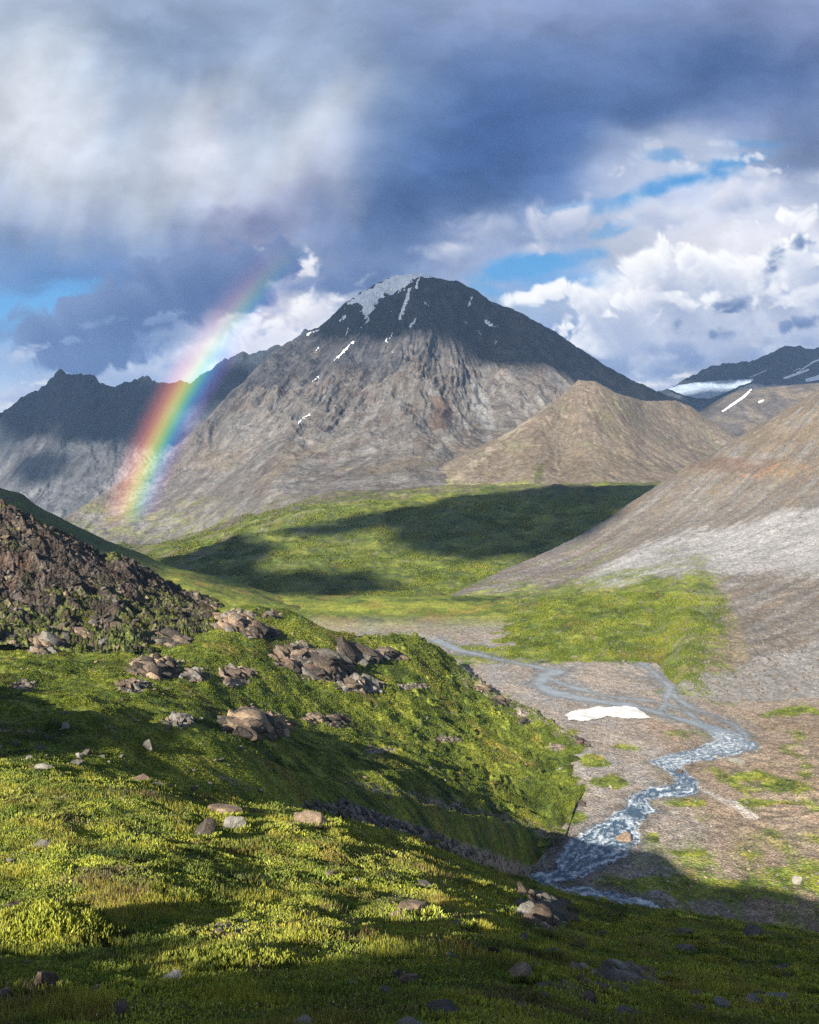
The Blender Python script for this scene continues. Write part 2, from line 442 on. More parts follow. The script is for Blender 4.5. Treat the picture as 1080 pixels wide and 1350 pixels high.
def c_tint(X, Y, Z, PX, PY, T, S):
    t = grasscol(X, Y, 22, 61, .1)
    t = mixc(t, GD, .6*sstep(.15, .6, fbm(X/6, Y/6, 4, 63)))
    t = mixc(t, ROCK*.9, .75*sstep(.52, .72, fbm(X/5.5, Y/5.5, 5, 64)))
    m, h = outmask(PX, PY, X, Y)
    rc = mixc(base(X, ROCK*.95), ROCKD, sstep(-.2, .5, fbm(X/3, Y/3, 4, 65)))
    t = mixc(t, rc, sstep(.12, .4, m))
    t = mixc(t, GRAVEL*.9, .85*sstep(.1, .5, fbm(X/7, Y/10, 4, 66)+sstep(2.55, 3.0, T)*.9-.45)*sstep(575, 640, PX))
    return mixc(t, ROCK*.8, .9*sstep(1.2, .6, np.abs(PY-np.interp(PX, [430, 540, 640, 760], [1030, 1052, 1078, 1108]))/10+.5*fbm(X/6, Y/6, 3, 47))*sstep(420, 500, PX))
M_MID = ground_mat('middle_turf', 4.5, .6, [(3.0, .9, .7, 'n'), (.9, .4, .7, 'n')], .5, .3)
chill.build('green_hillside', 980, c_tint, M_MID, kind='structure', label='sunlit green hillside dotted with brown rock outcrops', category='hillside')

# ---------------------------------------------------------------- the dark crag on the left
K_CREST = [(-300, 560, 320), (0, 667, 330), (30, 680, 332), (65, 695, 336), (95, 712, 340), (125, 730, 345), (170, 740, 352), (200, 756, 358), (225, 771, 362), (260, 784, 367), (290, 797, 372), (330, 822, 378)]
K_BASE = [(-300, 812, 250), (0, 824, 262), (100, 838, 268), (225, 836, 300), (260, 822, 320), (290, 812, 340), (330, 832, 360)]
def k_disp(X, Y, Z, PX, PY, T):
    e = sstep(330, 270, PX)
    r = ridged((X*.8+Y*.35+Z*.5)/17, (Y*.8-X*.3)/9, 5, 71, .55)-.55
    return (7.5*r+2.2*(ridged(X/5, Y/4, 4, 73, .6)-.5)+1.2*np.sign(fbm(X/7, Y/7, 3, 74))*.5)*e*(.45+.55*sstep(0, .2, T))
crag = Land(-300, 330, [[(x, y+25, D-25) for x, y, D in K_BASE], K_BASE, K_CREST, [(x, y+20, D+25) for x, y, D in K_CREST], [(x, y+60, D+60) for x, y, D in K_CREST]],
            [16, 230, 14, 6], k_disp)
def k_tint(X, Y, Z, PX, PY, T, S):
    t = base(X, ROCKD*.42)  # the crag's shade put into a lowered base albedo
    t = mixc(t, ROCK*.6, .6*sstep(.15, .6, fbm(X/8, Y/8, 5, 75)+.1))
    t = mixc(t, (.06, .05, .05), .7*sstep(.1, .5, fbm(X/13, Y/13, 4, 76)))
    t = mixc(t, RUST*.6, .3*sstep(.25, .55, fbm(X/16+3, Y/16, 4, 77)))
    gr = sstep(.1, .4, fbm(X/14, Y/14, 4, 78)+sstep(755, 820, PY)*.6-.1)*sstep(.35, .6, S)
    return mixc(t, GG, .7*gr)
M_CRAG = ground_mat('crag_rock', 5, .9, [(3.0, 1.6, .9, 'n'), (1.1, .8, .9, 'v')], .55, .45)
crag.build('rock_crag', 620, k_tint, M_CRAG, kind='structure', label='dark broken rock crag rising at the edge of the green hillside', category='crag')

# ---------------------------------------------------------------- ridge behind the crag and the meadow running down from it
L_CREST = [(-300, 520, 760), (0, 643, 780), (30, 652, 780), (45, 663, 780), (85, 685, 776), (125, 705, 770), (165, 722, 764), (200, 735, 758), (220, 744, 755), (270, 757, 745), (320, 772, 735), (360, 782, 725), (425, 789, 712), (500, 791, 700), (560, 797, 690), (640, 812, 676)]
def l_disp(X, Y, Z, PX, PY, T):
    return (3.0*fbm(X/70, Y/70, 3, 81)+1.0*fbm(X/14, Y/14, 4, 82))*sstep(640, 300, PX)*.9+.35*fbm(X/6, Y/6, 3, 83)
ridge_l = Land(-300, 640, [[(-300, 830, 330), (0, 830, 380), (225, 830, 440), (300, 835, 480), (440, 840, 540), (560, 838, 580), (640, 845, 570)],
                           [(-300, 760, 480), (0, 790, 520), (225, 800, 540), (300, 812, 560), (440, 829, 590), (560, 824, 610), (640, 833, 600)],
                           L_CREST, [(x, y+12, D+30) for x, y, D in L_CREST], [(x, y+50, D+90) for x, y, D in L_CREST]], [20, 150, 14, 8], l_disp)
def l_tint(X, Y, Z, PX, PY, T, S):
    t = grasscol(X, Y, 60, 85, .18)
    rk = sstep(.3, .6, fbm(X/18, Y/18, 5, 86)+sstep(180, 20, PX)*.55-.1)*sstep(700, 650, PY)
    t = mixc(t, ROCKD*.9, rk)
    t = mixc(t, GD*1.1, .75*sstep(250, 160, PX))
    gv = sstep(1.2, .6, np.abs(PY-np.interp(PX, [420, 500, 600], [829, 829, 820]))/np.interp(PX, [430, 470, 600], [2, 7, 10])+.3*fbm(X/20, Y/20, 3, 87))*sstep(420, 450, PX)
    return mixc(t, GRAVEL*.95, gv)
M_FAR = ground_mat('far_turf', 9, 1.5, [(7, 1.6, .6, 'n'), (2, .6, .6, 'n')], .4, .2)
ridge_l.build('meadow_ridge', 560, l_tint, M_FAR, kind='structure', label='grass ridge falling from behind the crag to the valley meadow', category='hillside')
# ---------------------------------------------------------------- valley floor
GRN = [  # green islands and banks on the gravel (px, py, rx, ry)
    (640, 915, 34, 7), (690, 945, 30, 8), (735, 966, 22, 7), (782, 1004, 22, 9), (765, 1045, 18, 12), (757, 1080, 14, 10),
    (808, 1030, 34, 13), (884, 912, 38, 6), (640, 868, 60, 11), (720, 862, 90, 10), (905, 1058, 38, 9), (1040, 1035, 70, 16), (1020, 1058, 55, 6), (850, 1165, 120, 14), (960, 1175, 110, 20), (1060, 1150, 60, 18),
    (1040, 938, 50, 8), (930, 985, 10, 4), (820, 985, 30, 6), (640, 858, 40, 8), (1000, 1025, 40, 8), (900, 1125, 40, 6), (860, 1105, 16, 10), (700, 872, 40, 6)]
def e_disp(X, Y, Z, PX, PY, T):
    d = .45*fbm(X/30, Y/30, 3, 91)+.22*fbm(X/6, Y/6, 4, 92)
    bank = np.clip((X-(52+.30*Y)), 0, 200)
    return d+bank*.10*sstep(520, 330, Y)+sstep(6, 30, X-(75+.12*Y))*(1.2*fbm(X/9, Y/9, 4, 93)+1)*sstep(420, 300, Y)
valley = Land(330, 1340, [[(330, 580+146000/110, 110)], [(330, 580+146000/200, 200)], [(330, 580+146000/300, 300)], [(330, 580+146000/480, 480)], [(330, 580+146000/700, 700)], [(330, 790, 800)]],
              [40, 210, 200, 90, 10], e_disp)
MAIN = [(870, 1212, 15.4), (844, 1201, 24.2), (783, 1183, 15.4), (734, 1172, 9.9), (693, 1164, 9.9), (725, 1157, 9.9), (742, 1152, 12.1), (752, 1140, 16.5), (772, 1123, 24.2), (808, 1098, 27.5), (822, 1082, 14.3), (848, 1066, 14.3), (843, 1051, 8.8), (868, 1045, 11.0),
        (903, 1042, 13.2), (906, 1029, 11.0), (886, 1013, 12.1), (874, 1006, 14.3), (903, 999, 15.0), (948, 990, 21.2), (972, 982, 25.0), (952, 967, 17.5), (928, 958, 11.2), (900, 949, 7.5), (868, 940, 8.8), (830, 930, 10.0), (777, 923, 11.2), (732, 914, 16.2), (708, 903, 11.2), (720, 891, 12.5), (738, 886, 11.2), (706, 879, 7.5), (650, 868, 5.0), (608, 858, 10.0), (579, 847, 12.5)]
BR1 = [(868, 940, 5.0), (878, 925, 5.0), (885, 906, 8.8), (868, 891, 6.2), (849, 876, 5.0), (800, 867, 3.8), (752, 860, 3.1), (670, 853, 2.5), (637, 853, 3.1), (600, 852, 6.2)]
BR2 = [(820, 1090, 15.4), (832, 1106, 8.8), (800, 1120, 19.8), (760, 1145, 15.4), (742, 1150, 11.0)]
BR3 = [(930, 959, 6.2), (905, 936, 5.0), (862, 924, 6.2), (800, 918, 5.0), (752, 905, 8.8), (716, 893, 6.2)]
BR4 = [(950, 967, 6.2), (985, 972, 6.2), (965, 955, 5.0), (935, 943, 5.0), (905, 930, 6.2), (882, 912, 6.2)]
SIDE = [(903, 1028, 6), (941, 1050, 6), (966, 1062, 7), (990, 1078, 8)]
POOL = [(712, 906, 9), (745, 917, 12), (800, 925, 7)]
def to_xy(P): return [((x-CX)/F*floorD(y), floorD(y), w/F*floorD(y)) for x, y, w in P]
RIV = [to_xy(P) for P in (MAIN, BR1, BR2, BR3, BR4, POOL)]
SIDES = [to_xy(SIDE)]
def river_d(X, Y, which=None):
    n = fbm(X/9, Y/13, 4, 95); n2 = fbm(X/3, Y/4, 3, 96)
    best = np.full(X.shape, 1e9); run = np.zeros(X.shape)
    for P in (which or RIV):
        d, r = segdist(X, Y, P); s = d < best
        best = np.where(s, d, best); run = np.where(s, r, run)
    return best+2.0*n+1.1*n2+.4*fbm(X/1.2, Y/1.6, 2, 97), run
ICE = [(742, 944), (762, 936), (792, 933), (830, 932), (846, 939), (862, 948), (835, 949), (800, 946), (775, 952), (752, 951)]
def e_tint(X, Y, Z, PX, PY, T, S):
    t = mixc(base(X, GRAVEL), GREY*.85, .8*sstep(-.2, .5, fbm(X/22, Y/30, 4, 101)))
    t = mixc(t, (.22, .18, .15), .6*sstep(.1, .6, fbm(X/8, Y/14, 4, 102)))
    n = fbm(X/13, Y/16, 5, 103)
    g = np.zeros(X.shape)
    for (x, y, rx, ry) in GRN: g = np.maximum(g, sstep(.0, .5, 1-np.hypot((PX-x)/rx, (PY-y)/ry)+.9*n))
    scrub = sstep(0, 22, X-(60+.13*Y))*sstep(470, 380, Y)
    t = mixc(t, BROWN*1.05, .75*scrub)
    t = mixc(t, grasscol(X, Y, 11, 105)*.95, np.maximum(g, .75*sstep(.15, .5, n)*scrub))
    sh = sstep(286, 262, Y)
    t = mixc(t, grasscol(X, Y, 9, 107), .85*sh*sstep(60, 95, X)*sstep(-.4, .2, n))
    d, r = river_d(X, Y)
    t = mixc(t, (.085, .08, .076), .75*sstep(8, .0, d)*sstep(400, 280, Y))
    t = mixc(t, (.13, .132, .138), .75*sstep(14, 1, d)*sstep(-.5, .3, n+.3*fbm(X/5, Y/9, 3, 108))*sstep(330, 400, Y))
    t = mixc(t, (.36, .34, .32), .7*sstep(1, -1, river_d(X, Y, SIDES)[0]))
    far = sstep(560, 640, Y)
    return mixc(t, grasscol(X, Y, 40, 106, .2), far*sstep(3, 10, d))
M_VAL = ground_mat('river_gravel', 3.2, .55, [(2.5, .5, .6, 'n'), (.8, .35, .9, 'v')], .4, .45)
valley.build('valley_floor', 800, e_tint, M_VAL, kind='structure', label='flat gravel valley floor with green patches and braided stream', category='valley')

def water_mat():
    t = NT('stream_water')
    pos = t.n('ShaderNodeNewGeometry').outputs['Position']
    foam_glint = t.n('ShaderNodeAttribute', attribute_name='foam_glint').outputs['Fac']; dep = t.n('ShaderNodeAttribute', attribute_name='depth').outputs['Fac']
    n = t.math('ADD', t.math('MULTIPLY', t.noise(pos, .55, 6, .62), .55), t.math('MULTIPLY', t.noise(pos, 2.6, 4, .6), .45))
    f = t.mapr(t.math('ADD', foam_glint, t.math('MULTIPLY', t.math('SUBTRACT', n, .5), 1.9)), .46, 1.0, 0, .95)
    tint = t.n('ShaderNodeAttribute', attribute_name='tint').outputs['Color']
    b = t.n('ShaderNodeBsdfPrincipled'); b.inputs['IOR'].default_value = 1.33
    t.l(t.mix(f, tint, (.60, .66, .72)), b.inputs['Base Color'])
    t.l(t.mapr(f, 0, 1, .08, .6), b.inputs['Roughness'])
    bp = t.n('ShaderNodeBump'); bp.inputs['Distance'].default_value = .35; bp.inputs['Strength'].default_value = .8
    t.l(t.noise(pos, .8, 6, .6), bp.inputs['Height']); t.l(bp.outputs[0], b.inputs['Normal'])
    tr = t.n('ShaderNodeBsdfTransparent'); mx = t.n('ShaderNodeMixShader')
    t.l(t.mapr(t.math('ADD', dep, t.math('MULTIPLY', t.math('SUBTRACT', n, .5), 2.0)), .1, .9, 0, 1), mx.inputs[0]); t.l(tr.outputs[0], mx.inputs[1]); t.l(b.outputs[0], mx.inputs[2])
    t.l(mx.outputs[0], t.out.inputs[0]); return t.m
M_WATER = water_mat()
def w_mask(X, Y, Z, PX, PY, T): return (river_d(X, Y)[0] < 1.8) & (Y < 575)
def w_foam_glint(X, Y, Z, PX, PY, T):
    d, r = river_d(X, Y)
    st = fbm(r/9, d/1.5, 4, 111)
    near = sstep(420, 300, Y)
    glint = np.exp(-((PX-950)/45)**2-((PY-978)/16)**2)+.7*np.exp(-((PX-895)/40)**2-((PY-1002)/10)**2)  # bright glints on the stream painted into the foam mask
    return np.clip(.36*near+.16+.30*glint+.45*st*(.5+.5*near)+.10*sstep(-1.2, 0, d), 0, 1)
def w_dep(X, Y, Z, PX, PY, T): return np.clip((1.8-river_d(X, Y)[0])/(2.2+sstep(300, 450, Y)*3.2), 0, 1)
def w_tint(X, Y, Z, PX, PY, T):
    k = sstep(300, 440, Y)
    return lerp(np.array((.032, .062, .100)), np.array((.19, .215, .24)), k[..., None])  # sky reflection put into the paler tint of the upper stream
valley.overlay('stream', 540, 1020, 900, 1.9, w_mask, lambda X, Y, Z, *a: .12, w_tint, M_WATER, attrs={'foam_glint': w_foam_glint, 'depth': w_dep},
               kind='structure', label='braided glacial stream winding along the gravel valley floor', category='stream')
def snow_mat():
    t = NT('old_snow'); pos = t.n('ShaderNodeNewGeometry').outputs['Position']
    b = t.n('ShaderNodeBsdfPrincipled'); b.inputs['Roughness'].default_value = .8; b.inputs['Specular IOR Level'].default_value = .2
    tint = t.n('ShaderNodeAttribute', attribute_name='tint').outputs['Color']
    t.l(t.scalecol(tint, t.mapr(t.noise(pos, .03, 8, .6), .3, .7, .85, 1.1)), b.inputs['Base Color'])
    bp = t.n('ShaderNodeBump'); bp.inputs['Distance'].default_value = 6; bp.inputs['Strength'].default_value = .5
    t.l(t.noise(pos, .02, 8, .6), bp.inputs['Height']); t.l(bp.outputs[0], b.inputs['Normal'])
    t.l(b.outputs[0], t.out.inputs[0]); return t.m
M_SNOW = snow_mat()
valley.overlay('ice_patch', 720, 880, 420, 2.2, lambda X, Y, Z, PX, PY, T: inpoly(PX+5*fbm(X/7, Y/9, 3, 115), PY+1.6*fbm(X/5, Y/9, 3, 116), ICE),
               lambda X, Y, Z, PX, PY, T: .55+.2*fbm(X/8, Y/8, 3, 117), lambda X, Y, Z, PX, PY, T: np.array((.52, .525, .53))*(.9+.3*fbm(X/7, Y/10, 5, 118))[..., None], M_SNOW,
               label='flat white patch of old ice on the gravel beside the braided stream', category='ice patch')
# ---------------------------------------------------------------- the scree hill on the right
R_CREST = [(480, 812, 640), (570, 799, 680), (605, 780, 740), (640, 763, 790), (690, 741, 840), (730, 724, 872), (780, 697, 905), (820, 671, 925), (860, 645, 942), (900, 620, 952), (935, 600, 958), (965, 581, 960),
           (990, 567, 960), (1015, 552, 960), (1050, 533, 955), (1080, 515, 950), (1150, 480, 930), (1300, 425, 880)]
def r_fall(X, Y): return X*.83+Y*.56, -X*.56+Y*.83     # along and across the fall line of the scree
def r_disp(X, Y, Z, PX, PY, T):
    u, v = X*.87+Y*.49, -X*.49+Y*.87
    up = sstep(1.0, 1.25, T)*sstep(480, 700, PX)
    s = ridged(v/26+fbm(X/80, Y/80, 2, 121)*.8, u/240, 4, 122)-.5
    d = up*(1.7*s+1.4*fbm(X/17, Y/17, 4, 123)+.6*fbm(X/4, Y/4, 2, 124))
    # rocky ribs high on the slope
    d += up*3.2*sstep(.15, .6, fbm(X/45, Y/45, 3, 125))*ridged(X/11, Y/11, 4, 126)*sstep(720, 600, PY)
    low = sstep(1.1, .9, T)
    d += low*(1.1*fbm(X/30, Y/30, 3, 127)+.5*fbm(X/8, Y/8, 3, 128))*sstep(480, 600, PX)*(.45+.55*sstep(0, .5, T))
    # hummocks of the talus heap on the right
    h = np.exp(-((PX-1000)/110)**2-((PY-868)/36)**2)
    d += h*(2.5+2.0*fbm(X/16, Y/16, 4, 129))
    return d
scree = Land(480, 1300, [
    lambda px: (lambda y: (y, floorD(y)*1.022))(pchip([480, 560, 620, 700, 800, 860, 885, 910, 960, 1080, 1300], [850, 852, 872, 890, 896, 896, 914, 936, 946, 958, 976], px)),
    lambda px: (lambda y: (y, floorD(y)*1.000))(pchip([480, 560, 620, 700, 800, 860, 885, 905, 960, 1080, 1300], [836, 838, 856, 868, 872, 872, 893, 916, 925, 936, 955], px)),
    [(480, 824, 600), (570, 813, 640), (640, 796, 696), (700, 783, 700), (780, 771, 694), (860, 758, 672), (900, 757, 650), (950, 765, 622), (1080, 775, 566), (1300, 775, 500)],
    lambda px: (lerp(pchip([480, 570, 640, 700, 780, 860, 950, 1080, 1300], [818, 806, 780, 764, 738, 705, 680, 648, 610], px), 0, 0),
                pchip([480, 570, 640, 700, 780, 860, 950, 1080, 1300], [620, 660, 740, 765, 795, 805, 790, 752, 680], px)),
    R_CREST, [(x, y+10, D+40) for x, y, D in R_CREST], [(x, y+45, D+130) for x, y, D in R_CREST]], [12, 130, 130, 150, 12, 8], r_disp)
FANG = [(690, 800), (740, 770), (800, 740), (860, 712), (960, 692), (1080, 662), (1340, 600), (1340, 765), (1080, 752), (1000, 752), (950, 762), (915, 752), (868, 756), (800, 770)]
LOWG = [(860, 925), (885, 900), (960, 880), (1080, 850), (1340, 810), (1340, 990), (1080, 936), (960, 926)]
def r_tint(X, Y, Z, PX, PY, T, S):
    u, v = X*.87+Y*.49, -X*.49+Y*.87
    n = fbm(v/9+.5*fbm(X/60, Y/60, 2, 130), u/170, 5, 131); n2 = fbm(X/40, Y/40, 4, 132); n3 = fbm(X/9, Y/9, 4, 133)
    wx, wy = PX+26*n2+14*n, PY+10*n2+5*n3
    t = mixc(base(X, (.090, .083, .076)), (.122, .118, .116), .9*sstep(-.35, .45, n))
    t = mixc(t, BROWN*.66, .5*sstep(.0, .45, fbm(v/9, u/90, 4, 134)))
    up = sstep(690, 600, wy+.0*PX)
    fan = sstep(-5, 6, PY-np.interp(PX+20*n, [690, 740, 800, 860, 960, 1080, 1340], [800, 772, 742, 714, 693, 664, 600])+8*n2+4*n3)*sstep(10, -8, PY-np.interp(PX, [690, 800, 868, 915, 950, 1000, 1080, 1340], [805, 775, 758, 757, 762, 757, 756, 765])+10*n2+10*n3)*sstep(690, 800, PX+20*n)
    t = mixc(t, (.118, .094, .066), .6*sstep(.0, .5, n2+.4*n3+up*.5-.25)*sstep(760, 680, wy))
    rust = np.exp(-((wx-1010-(PY-620)*1.2)/95)**2-((wy-622-.03*(1080-PX))/20)**2)
    t = mixc(t, RUST*.95, .55*sstep(.55, 1.0, rust*.8+.5*n3)*sstep(930, 1010, PX))
    t = mixc(t, (.085, .062, .052), .75*sstep(.3, .7, np.exp(-((wx-960)/90)**2-((wy-612)/12)**2)+.2*n3))
    t = mixc(t, (.182, .182, .19), np.clip(fan*(.9+.25*n), 0, 1))
    ap = sstep(-22, 20, wy+8*n3-pchip([480, 570, 640, 700, 760, 800, 860, 920, 960, 1010], [800, 806, 788, 778, 772, 768, 756, 752, 790, 960], PX)+18*n2)
    edge = sstep(985, 890, PX-.55*(840-PY)+75*n2+50*n3)
    low = ap*edge
    # talus heaps right of the apron
    tal = ap*(1-edge)
    t = mixc(t, mixc(base(X, SCREE*.8), (.14, .112, .072), sstep(-.2, .4, n3)), .8*tal)
    t = mixc(t, (.125, .124, .126), .9*inpoly(wx, wy, LOWG))
    t = mixc(t, grasscol(X, Y, 20, 135), .55*sstep(.2, .5, n2+.3*n3)*tal*sstep(885, 850, PY))
    g = mixc(grasscol(X, Y, 34, 136, .0), GG, np.full(X.shape, .35))*.85
    g = mixc(g, GD, .75*sstep(.12, .42, fbm(X/16, Y/26, 4, 137)))
    g = mixc(g, ROCK, .5*sstep(.45, .7, n3))
    t = mixc(t, g, low)
    # tongues of grass climbing the scree near its foot
    tong = sstep(.15, .5, fbm(v/12, u/90, 3, 138)+sstep(700, 800, PY)*.5-.25)*sstep(480, 560, PX)*sstep(960, 760, PX)*sstep(660, 760, PY)
    return mixc(t, grasscol(X, Y, 30, 139)*1.0, .65*tong*(1-low))
M_SCREE = ground_mat('scree', 7, 1.1, [(5, .8, .45, 'n'), (1.8, .5, .5, 'v')], .20, .28)
scree.build('scree_hill', 900, r_tint, M_SCREE, kind='structure', label='brown and grey scree hill sweeping down from the right to the stream', category='hill')

# ---------------------------------------------------------------- green spur under the mountain
def s_disp(X, Y, Z, PX, PY, T):
    return 7*fbm(X/190, Y/150, 3, 141)+4.5*fbm(X/50, Y/50, 4, 142)+2.0*fbm(X/14, Y/14, 3, 143)
spur = Land(-60, 960, [
    [(-60, 830, 700), (200, 800, 730), (540, 798, 690), (960, 800, 690)],
    [(-60, 800, 740), (200, 782, 770), (540, 788, 720), (960, 780, 730)],
    [(-60, 770, 960), (200, 755, 960), (400, 745, 930), (540, 745, 900), (760, 735, 900), (960, 720, 920)],
    [(-60, 745, 1180), (200, 730, 1200), (400, 690, 1180), (540, 690, 1150), (760, 680, 1130), (960, 670, 1150)],
    [(-60, 730, 1420), (200, 716, 1420), (320, 684, 1420), (440, 655, 1420), (650, 643, 1400), (850, 636, 1400), (960, 630, 1420)],
    [(-60, 740, 1560), (200, 726, 1540), (320, 688, 1540), (440, 650, 1540), (650, 640, 1520), (850, 635, 1520), (960, 630, 1540)]], [8, 70, 80, 80, 20], s_disp)
def s_tint(X, Y, Z, PX, PY, T, S):
    t = mixc(grasscol(X, Y, 120, 145, -.1), GG, np.full(X.shape, .45))*.78
    t = mixc(t, GD*1.2, .7*sstep(-.05, .45, fbm(X/35, Y/35, 5, 146)))
    t = mixc(t, (.10, .105, .045), .4*sstep(.0, .5, fbm(X/18, Y/25, 4, 144)))
    t = mixc(t, ROCK, .45*sstep(.4, .7, fbm(X/14, Y/14, 5, 147)))
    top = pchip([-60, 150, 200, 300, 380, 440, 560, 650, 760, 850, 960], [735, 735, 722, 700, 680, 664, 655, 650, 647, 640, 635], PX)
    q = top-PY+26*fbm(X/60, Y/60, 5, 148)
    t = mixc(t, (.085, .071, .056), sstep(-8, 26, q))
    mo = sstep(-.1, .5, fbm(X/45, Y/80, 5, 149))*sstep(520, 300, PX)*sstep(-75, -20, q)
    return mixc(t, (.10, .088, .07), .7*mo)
M_SPUR = ground_mat('spur_turf', 22, 3.0, [(16, 4, .6, 'n'), (4, 1.2, .6, 'n')], .4, .2)
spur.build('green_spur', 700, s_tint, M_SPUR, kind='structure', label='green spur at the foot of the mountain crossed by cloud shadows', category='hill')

# ---------------------------------------------------------------- mountains
def face(base_l, crest_l, fg_pairs, back=(25, 250)):
    """rows between a base line and a crest line (px, py, D): fractions of the way up, in picture height and in distance"""
    bx = np.array(base_l, float); cx = np.array(crest_l, float)
    def row(f, g):
        def fn(px):
            by = pchip(bx[:, 0], bx[:, 1], px); bD = pchip(bx[:, 0], bx[:, 2], px)
            cy = np.interp(px, cx[:, 0], cx[:, 1]); cD = pchip(cx[:, 0], cx[:, 2], px)
            return by+(cy-by)*f, bD+(cD-bD)*g
        return fn
    def bk(k):
        def fn(px):
            cy = np.interp(px, cx[:, 0], cx[:, 1]); cD = pchip(cx[:, 0], cx[:, 2], px)
            return cy+back[0]*k, cD+back[1]*k
        return fn
    return [row(f, g) for f, g in fg_pairs]+[bk(1), bk(3)]
H_CREST = [(-40, 760, 1900), (20, 716, 2000), (60, 696, 2080), (90, 680, 2150), (130, 654, 2250), (175, 624, 2350), (240, 582, 2480), (280, 545, 2560), (300, 522, 2600), (322, 503, 2660), (345, 478, 2760), (365, 459, 2850), (385, 450, 2920), (400, 442, 2980), (420, 432, 3030), (435, 420, 3060),
           (455, 400, 3100), (475, 387, 3130), (492, 376, 3150), (520, 366, 3180), (540, 362, 3200), (557, 361, 3200), (575, 367, 3200), (605, 372, 3210), (625, 381, 3210), (645, 396, 3210), (670, 406, 3210), (690, 415, 3210), (730, 437, 3200),
           (765, 460, 3190), (800, 484, 3170), (840, 505, 3150), (870, 517, 3140), (895, 527, 3120), (940, 557, 3080), (1000, 592, 3000)]
def h_disp(X, Y, Z, PX, PY, T):
    sx, sy = 45.0, 3230.0
    dx, dy = X-sx, Y-sy
    rr = np.hypot(dx, dy)+1; th = np.arctan2(dx, -dy)
    w = fbm(X/500, Y/500, 3, 151)
    rib = ridged(th*4.2+w*.9, rr/1500, 4, 152, .55)-.5
    fine = ridged(th*13+w*1.5, rr/420, 4, 153, .6)-.5
    k = sstep(0, .7, T)*sstep(4.02, 3.4, T)
    hi = sstep(620, 500, PY)
    d = k*(62*rib*(.45+.55*hi)*sstep(150, 700, rr)+36*fine*hi*sstep(60, 400, rr))
    d += k*(26*(ridged(X/150, Y/150, 5, 154, .6)-.5)+7*fbm(X/40, Y/40, 4, 155))*(.45+.55*hi)
    edge = np.where(T > 3.3, 1.0, 0)
    d += 9*fbm(X/45+5, Y/45, 4, 156)*sstep(3.3, 3.9, T)*sstep(20, 330, PX)*(1-sstep(520, 560, PX)*sstep(610, 570, PX)*.8)
    return d
def h_dmod(PX, T):
    # the broad central rib stands forward, the gully right of it lies back
    f = np.clip(T, 0, 4)/4
    env = np.sin(np.pi*np.clip(f, 0, 1))
    c = 560+(f-.5)*30
    return env*(-120*np.exp(-((PX-c)/48)**2)+90*np.exp(-((PX-(c+72))/34)**2)-60*np.exp(-((PX-(c+150))/40)**2)-130*np.exp(-((PX-(330+170*f))/60)**2)+80*np.exp(-((PX-(420+110*f))/45)**2))
mount = Land(-40, 1000, face([(-40, 860, 1380), (20, 830, 1390), (200, 785, 1400), (320, 730, 1420), (440, 672, 1450), (650, 660, 1440), (850, 652, 1430), (1000, 650, 1420)], H_CREST,
                            [(0, 0), (.33, .38), (.62, .70), (.84, .90), (1, 1)]), [90, 110, 110, 90, 8, 4], h_disp, h_dmod)
def h_tint(X, Y, Z, PX, PY, T, S):
    n = fbm(X/140, Y/140, 5, 161); n2 = fbm(X/45, Y/45, 5, 162)
    sx, sy = 45.0, 3230.0
    th = np.arctan2(X-sx, -(Y-sy)); rr = np.hypot(X-sx, Y-sy)
    st = fbm(th*30+n, rr/300, 4, 163)
    t = mixc(base(X, (.080, .073, .068)), (.114, .111, .110), .85*sstep(-.3, .4, st))
    t = mixc(t, (.062, .047, .039), .6*sstep(.0, .5, n2+.5*n))
    t = mixc(t, (.105, .087, .060), .6*sstep(.1, .5, fbm(X/200, Y/200, 4, 164))*sstep(560, 620, PY))
    # dark summit rock
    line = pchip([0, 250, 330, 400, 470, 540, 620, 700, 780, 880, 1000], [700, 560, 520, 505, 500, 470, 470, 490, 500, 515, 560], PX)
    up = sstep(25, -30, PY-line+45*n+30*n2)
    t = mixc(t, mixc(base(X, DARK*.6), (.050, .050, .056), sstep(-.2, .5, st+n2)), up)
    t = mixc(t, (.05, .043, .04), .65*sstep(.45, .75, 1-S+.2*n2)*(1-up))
    # brown-red crag and pale gully
    cr = np.exp(-((PX-582+12*n2)/17)**2-((PY-545)/26)**2)
    t = mixc(t, (.07, .05, .04), .9*sstep(.35, .6, cr+.15*n2))
    gl = np.exp(-((PX-(632+(PY-530)*.35)+7*n)/15)**2-((PY-532)/42)**2)
    t = mixc(t, (.135, .137, .14), .75*sstep(.25, .75, gl+.25*st))
    # faint grass at the foot
    gr = sstep(650, 690, PY+25*n)*sstep(-.3, .4, n2)
    return mixc(t, (.12, .13, .05), .65*gr)
M_MT = ground_mat('mountain_rock', 45, 7, [(60, 26, .75, 'n'), (14, 7, .7, 'n')], .35, .22)
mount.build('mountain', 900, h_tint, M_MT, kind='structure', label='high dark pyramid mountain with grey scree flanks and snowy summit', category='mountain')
CAP = [(455, 402), (470, 389), (492, 377), (520, 364), (540, 358), (560, 357), (578, 366), (548, 368), (540, 375), (530, 383), (520, 391), (508, 388), (500, 397), (494, 408), (485, 420), (479, 422), (477, 405), (470, 400), (462, 404)]
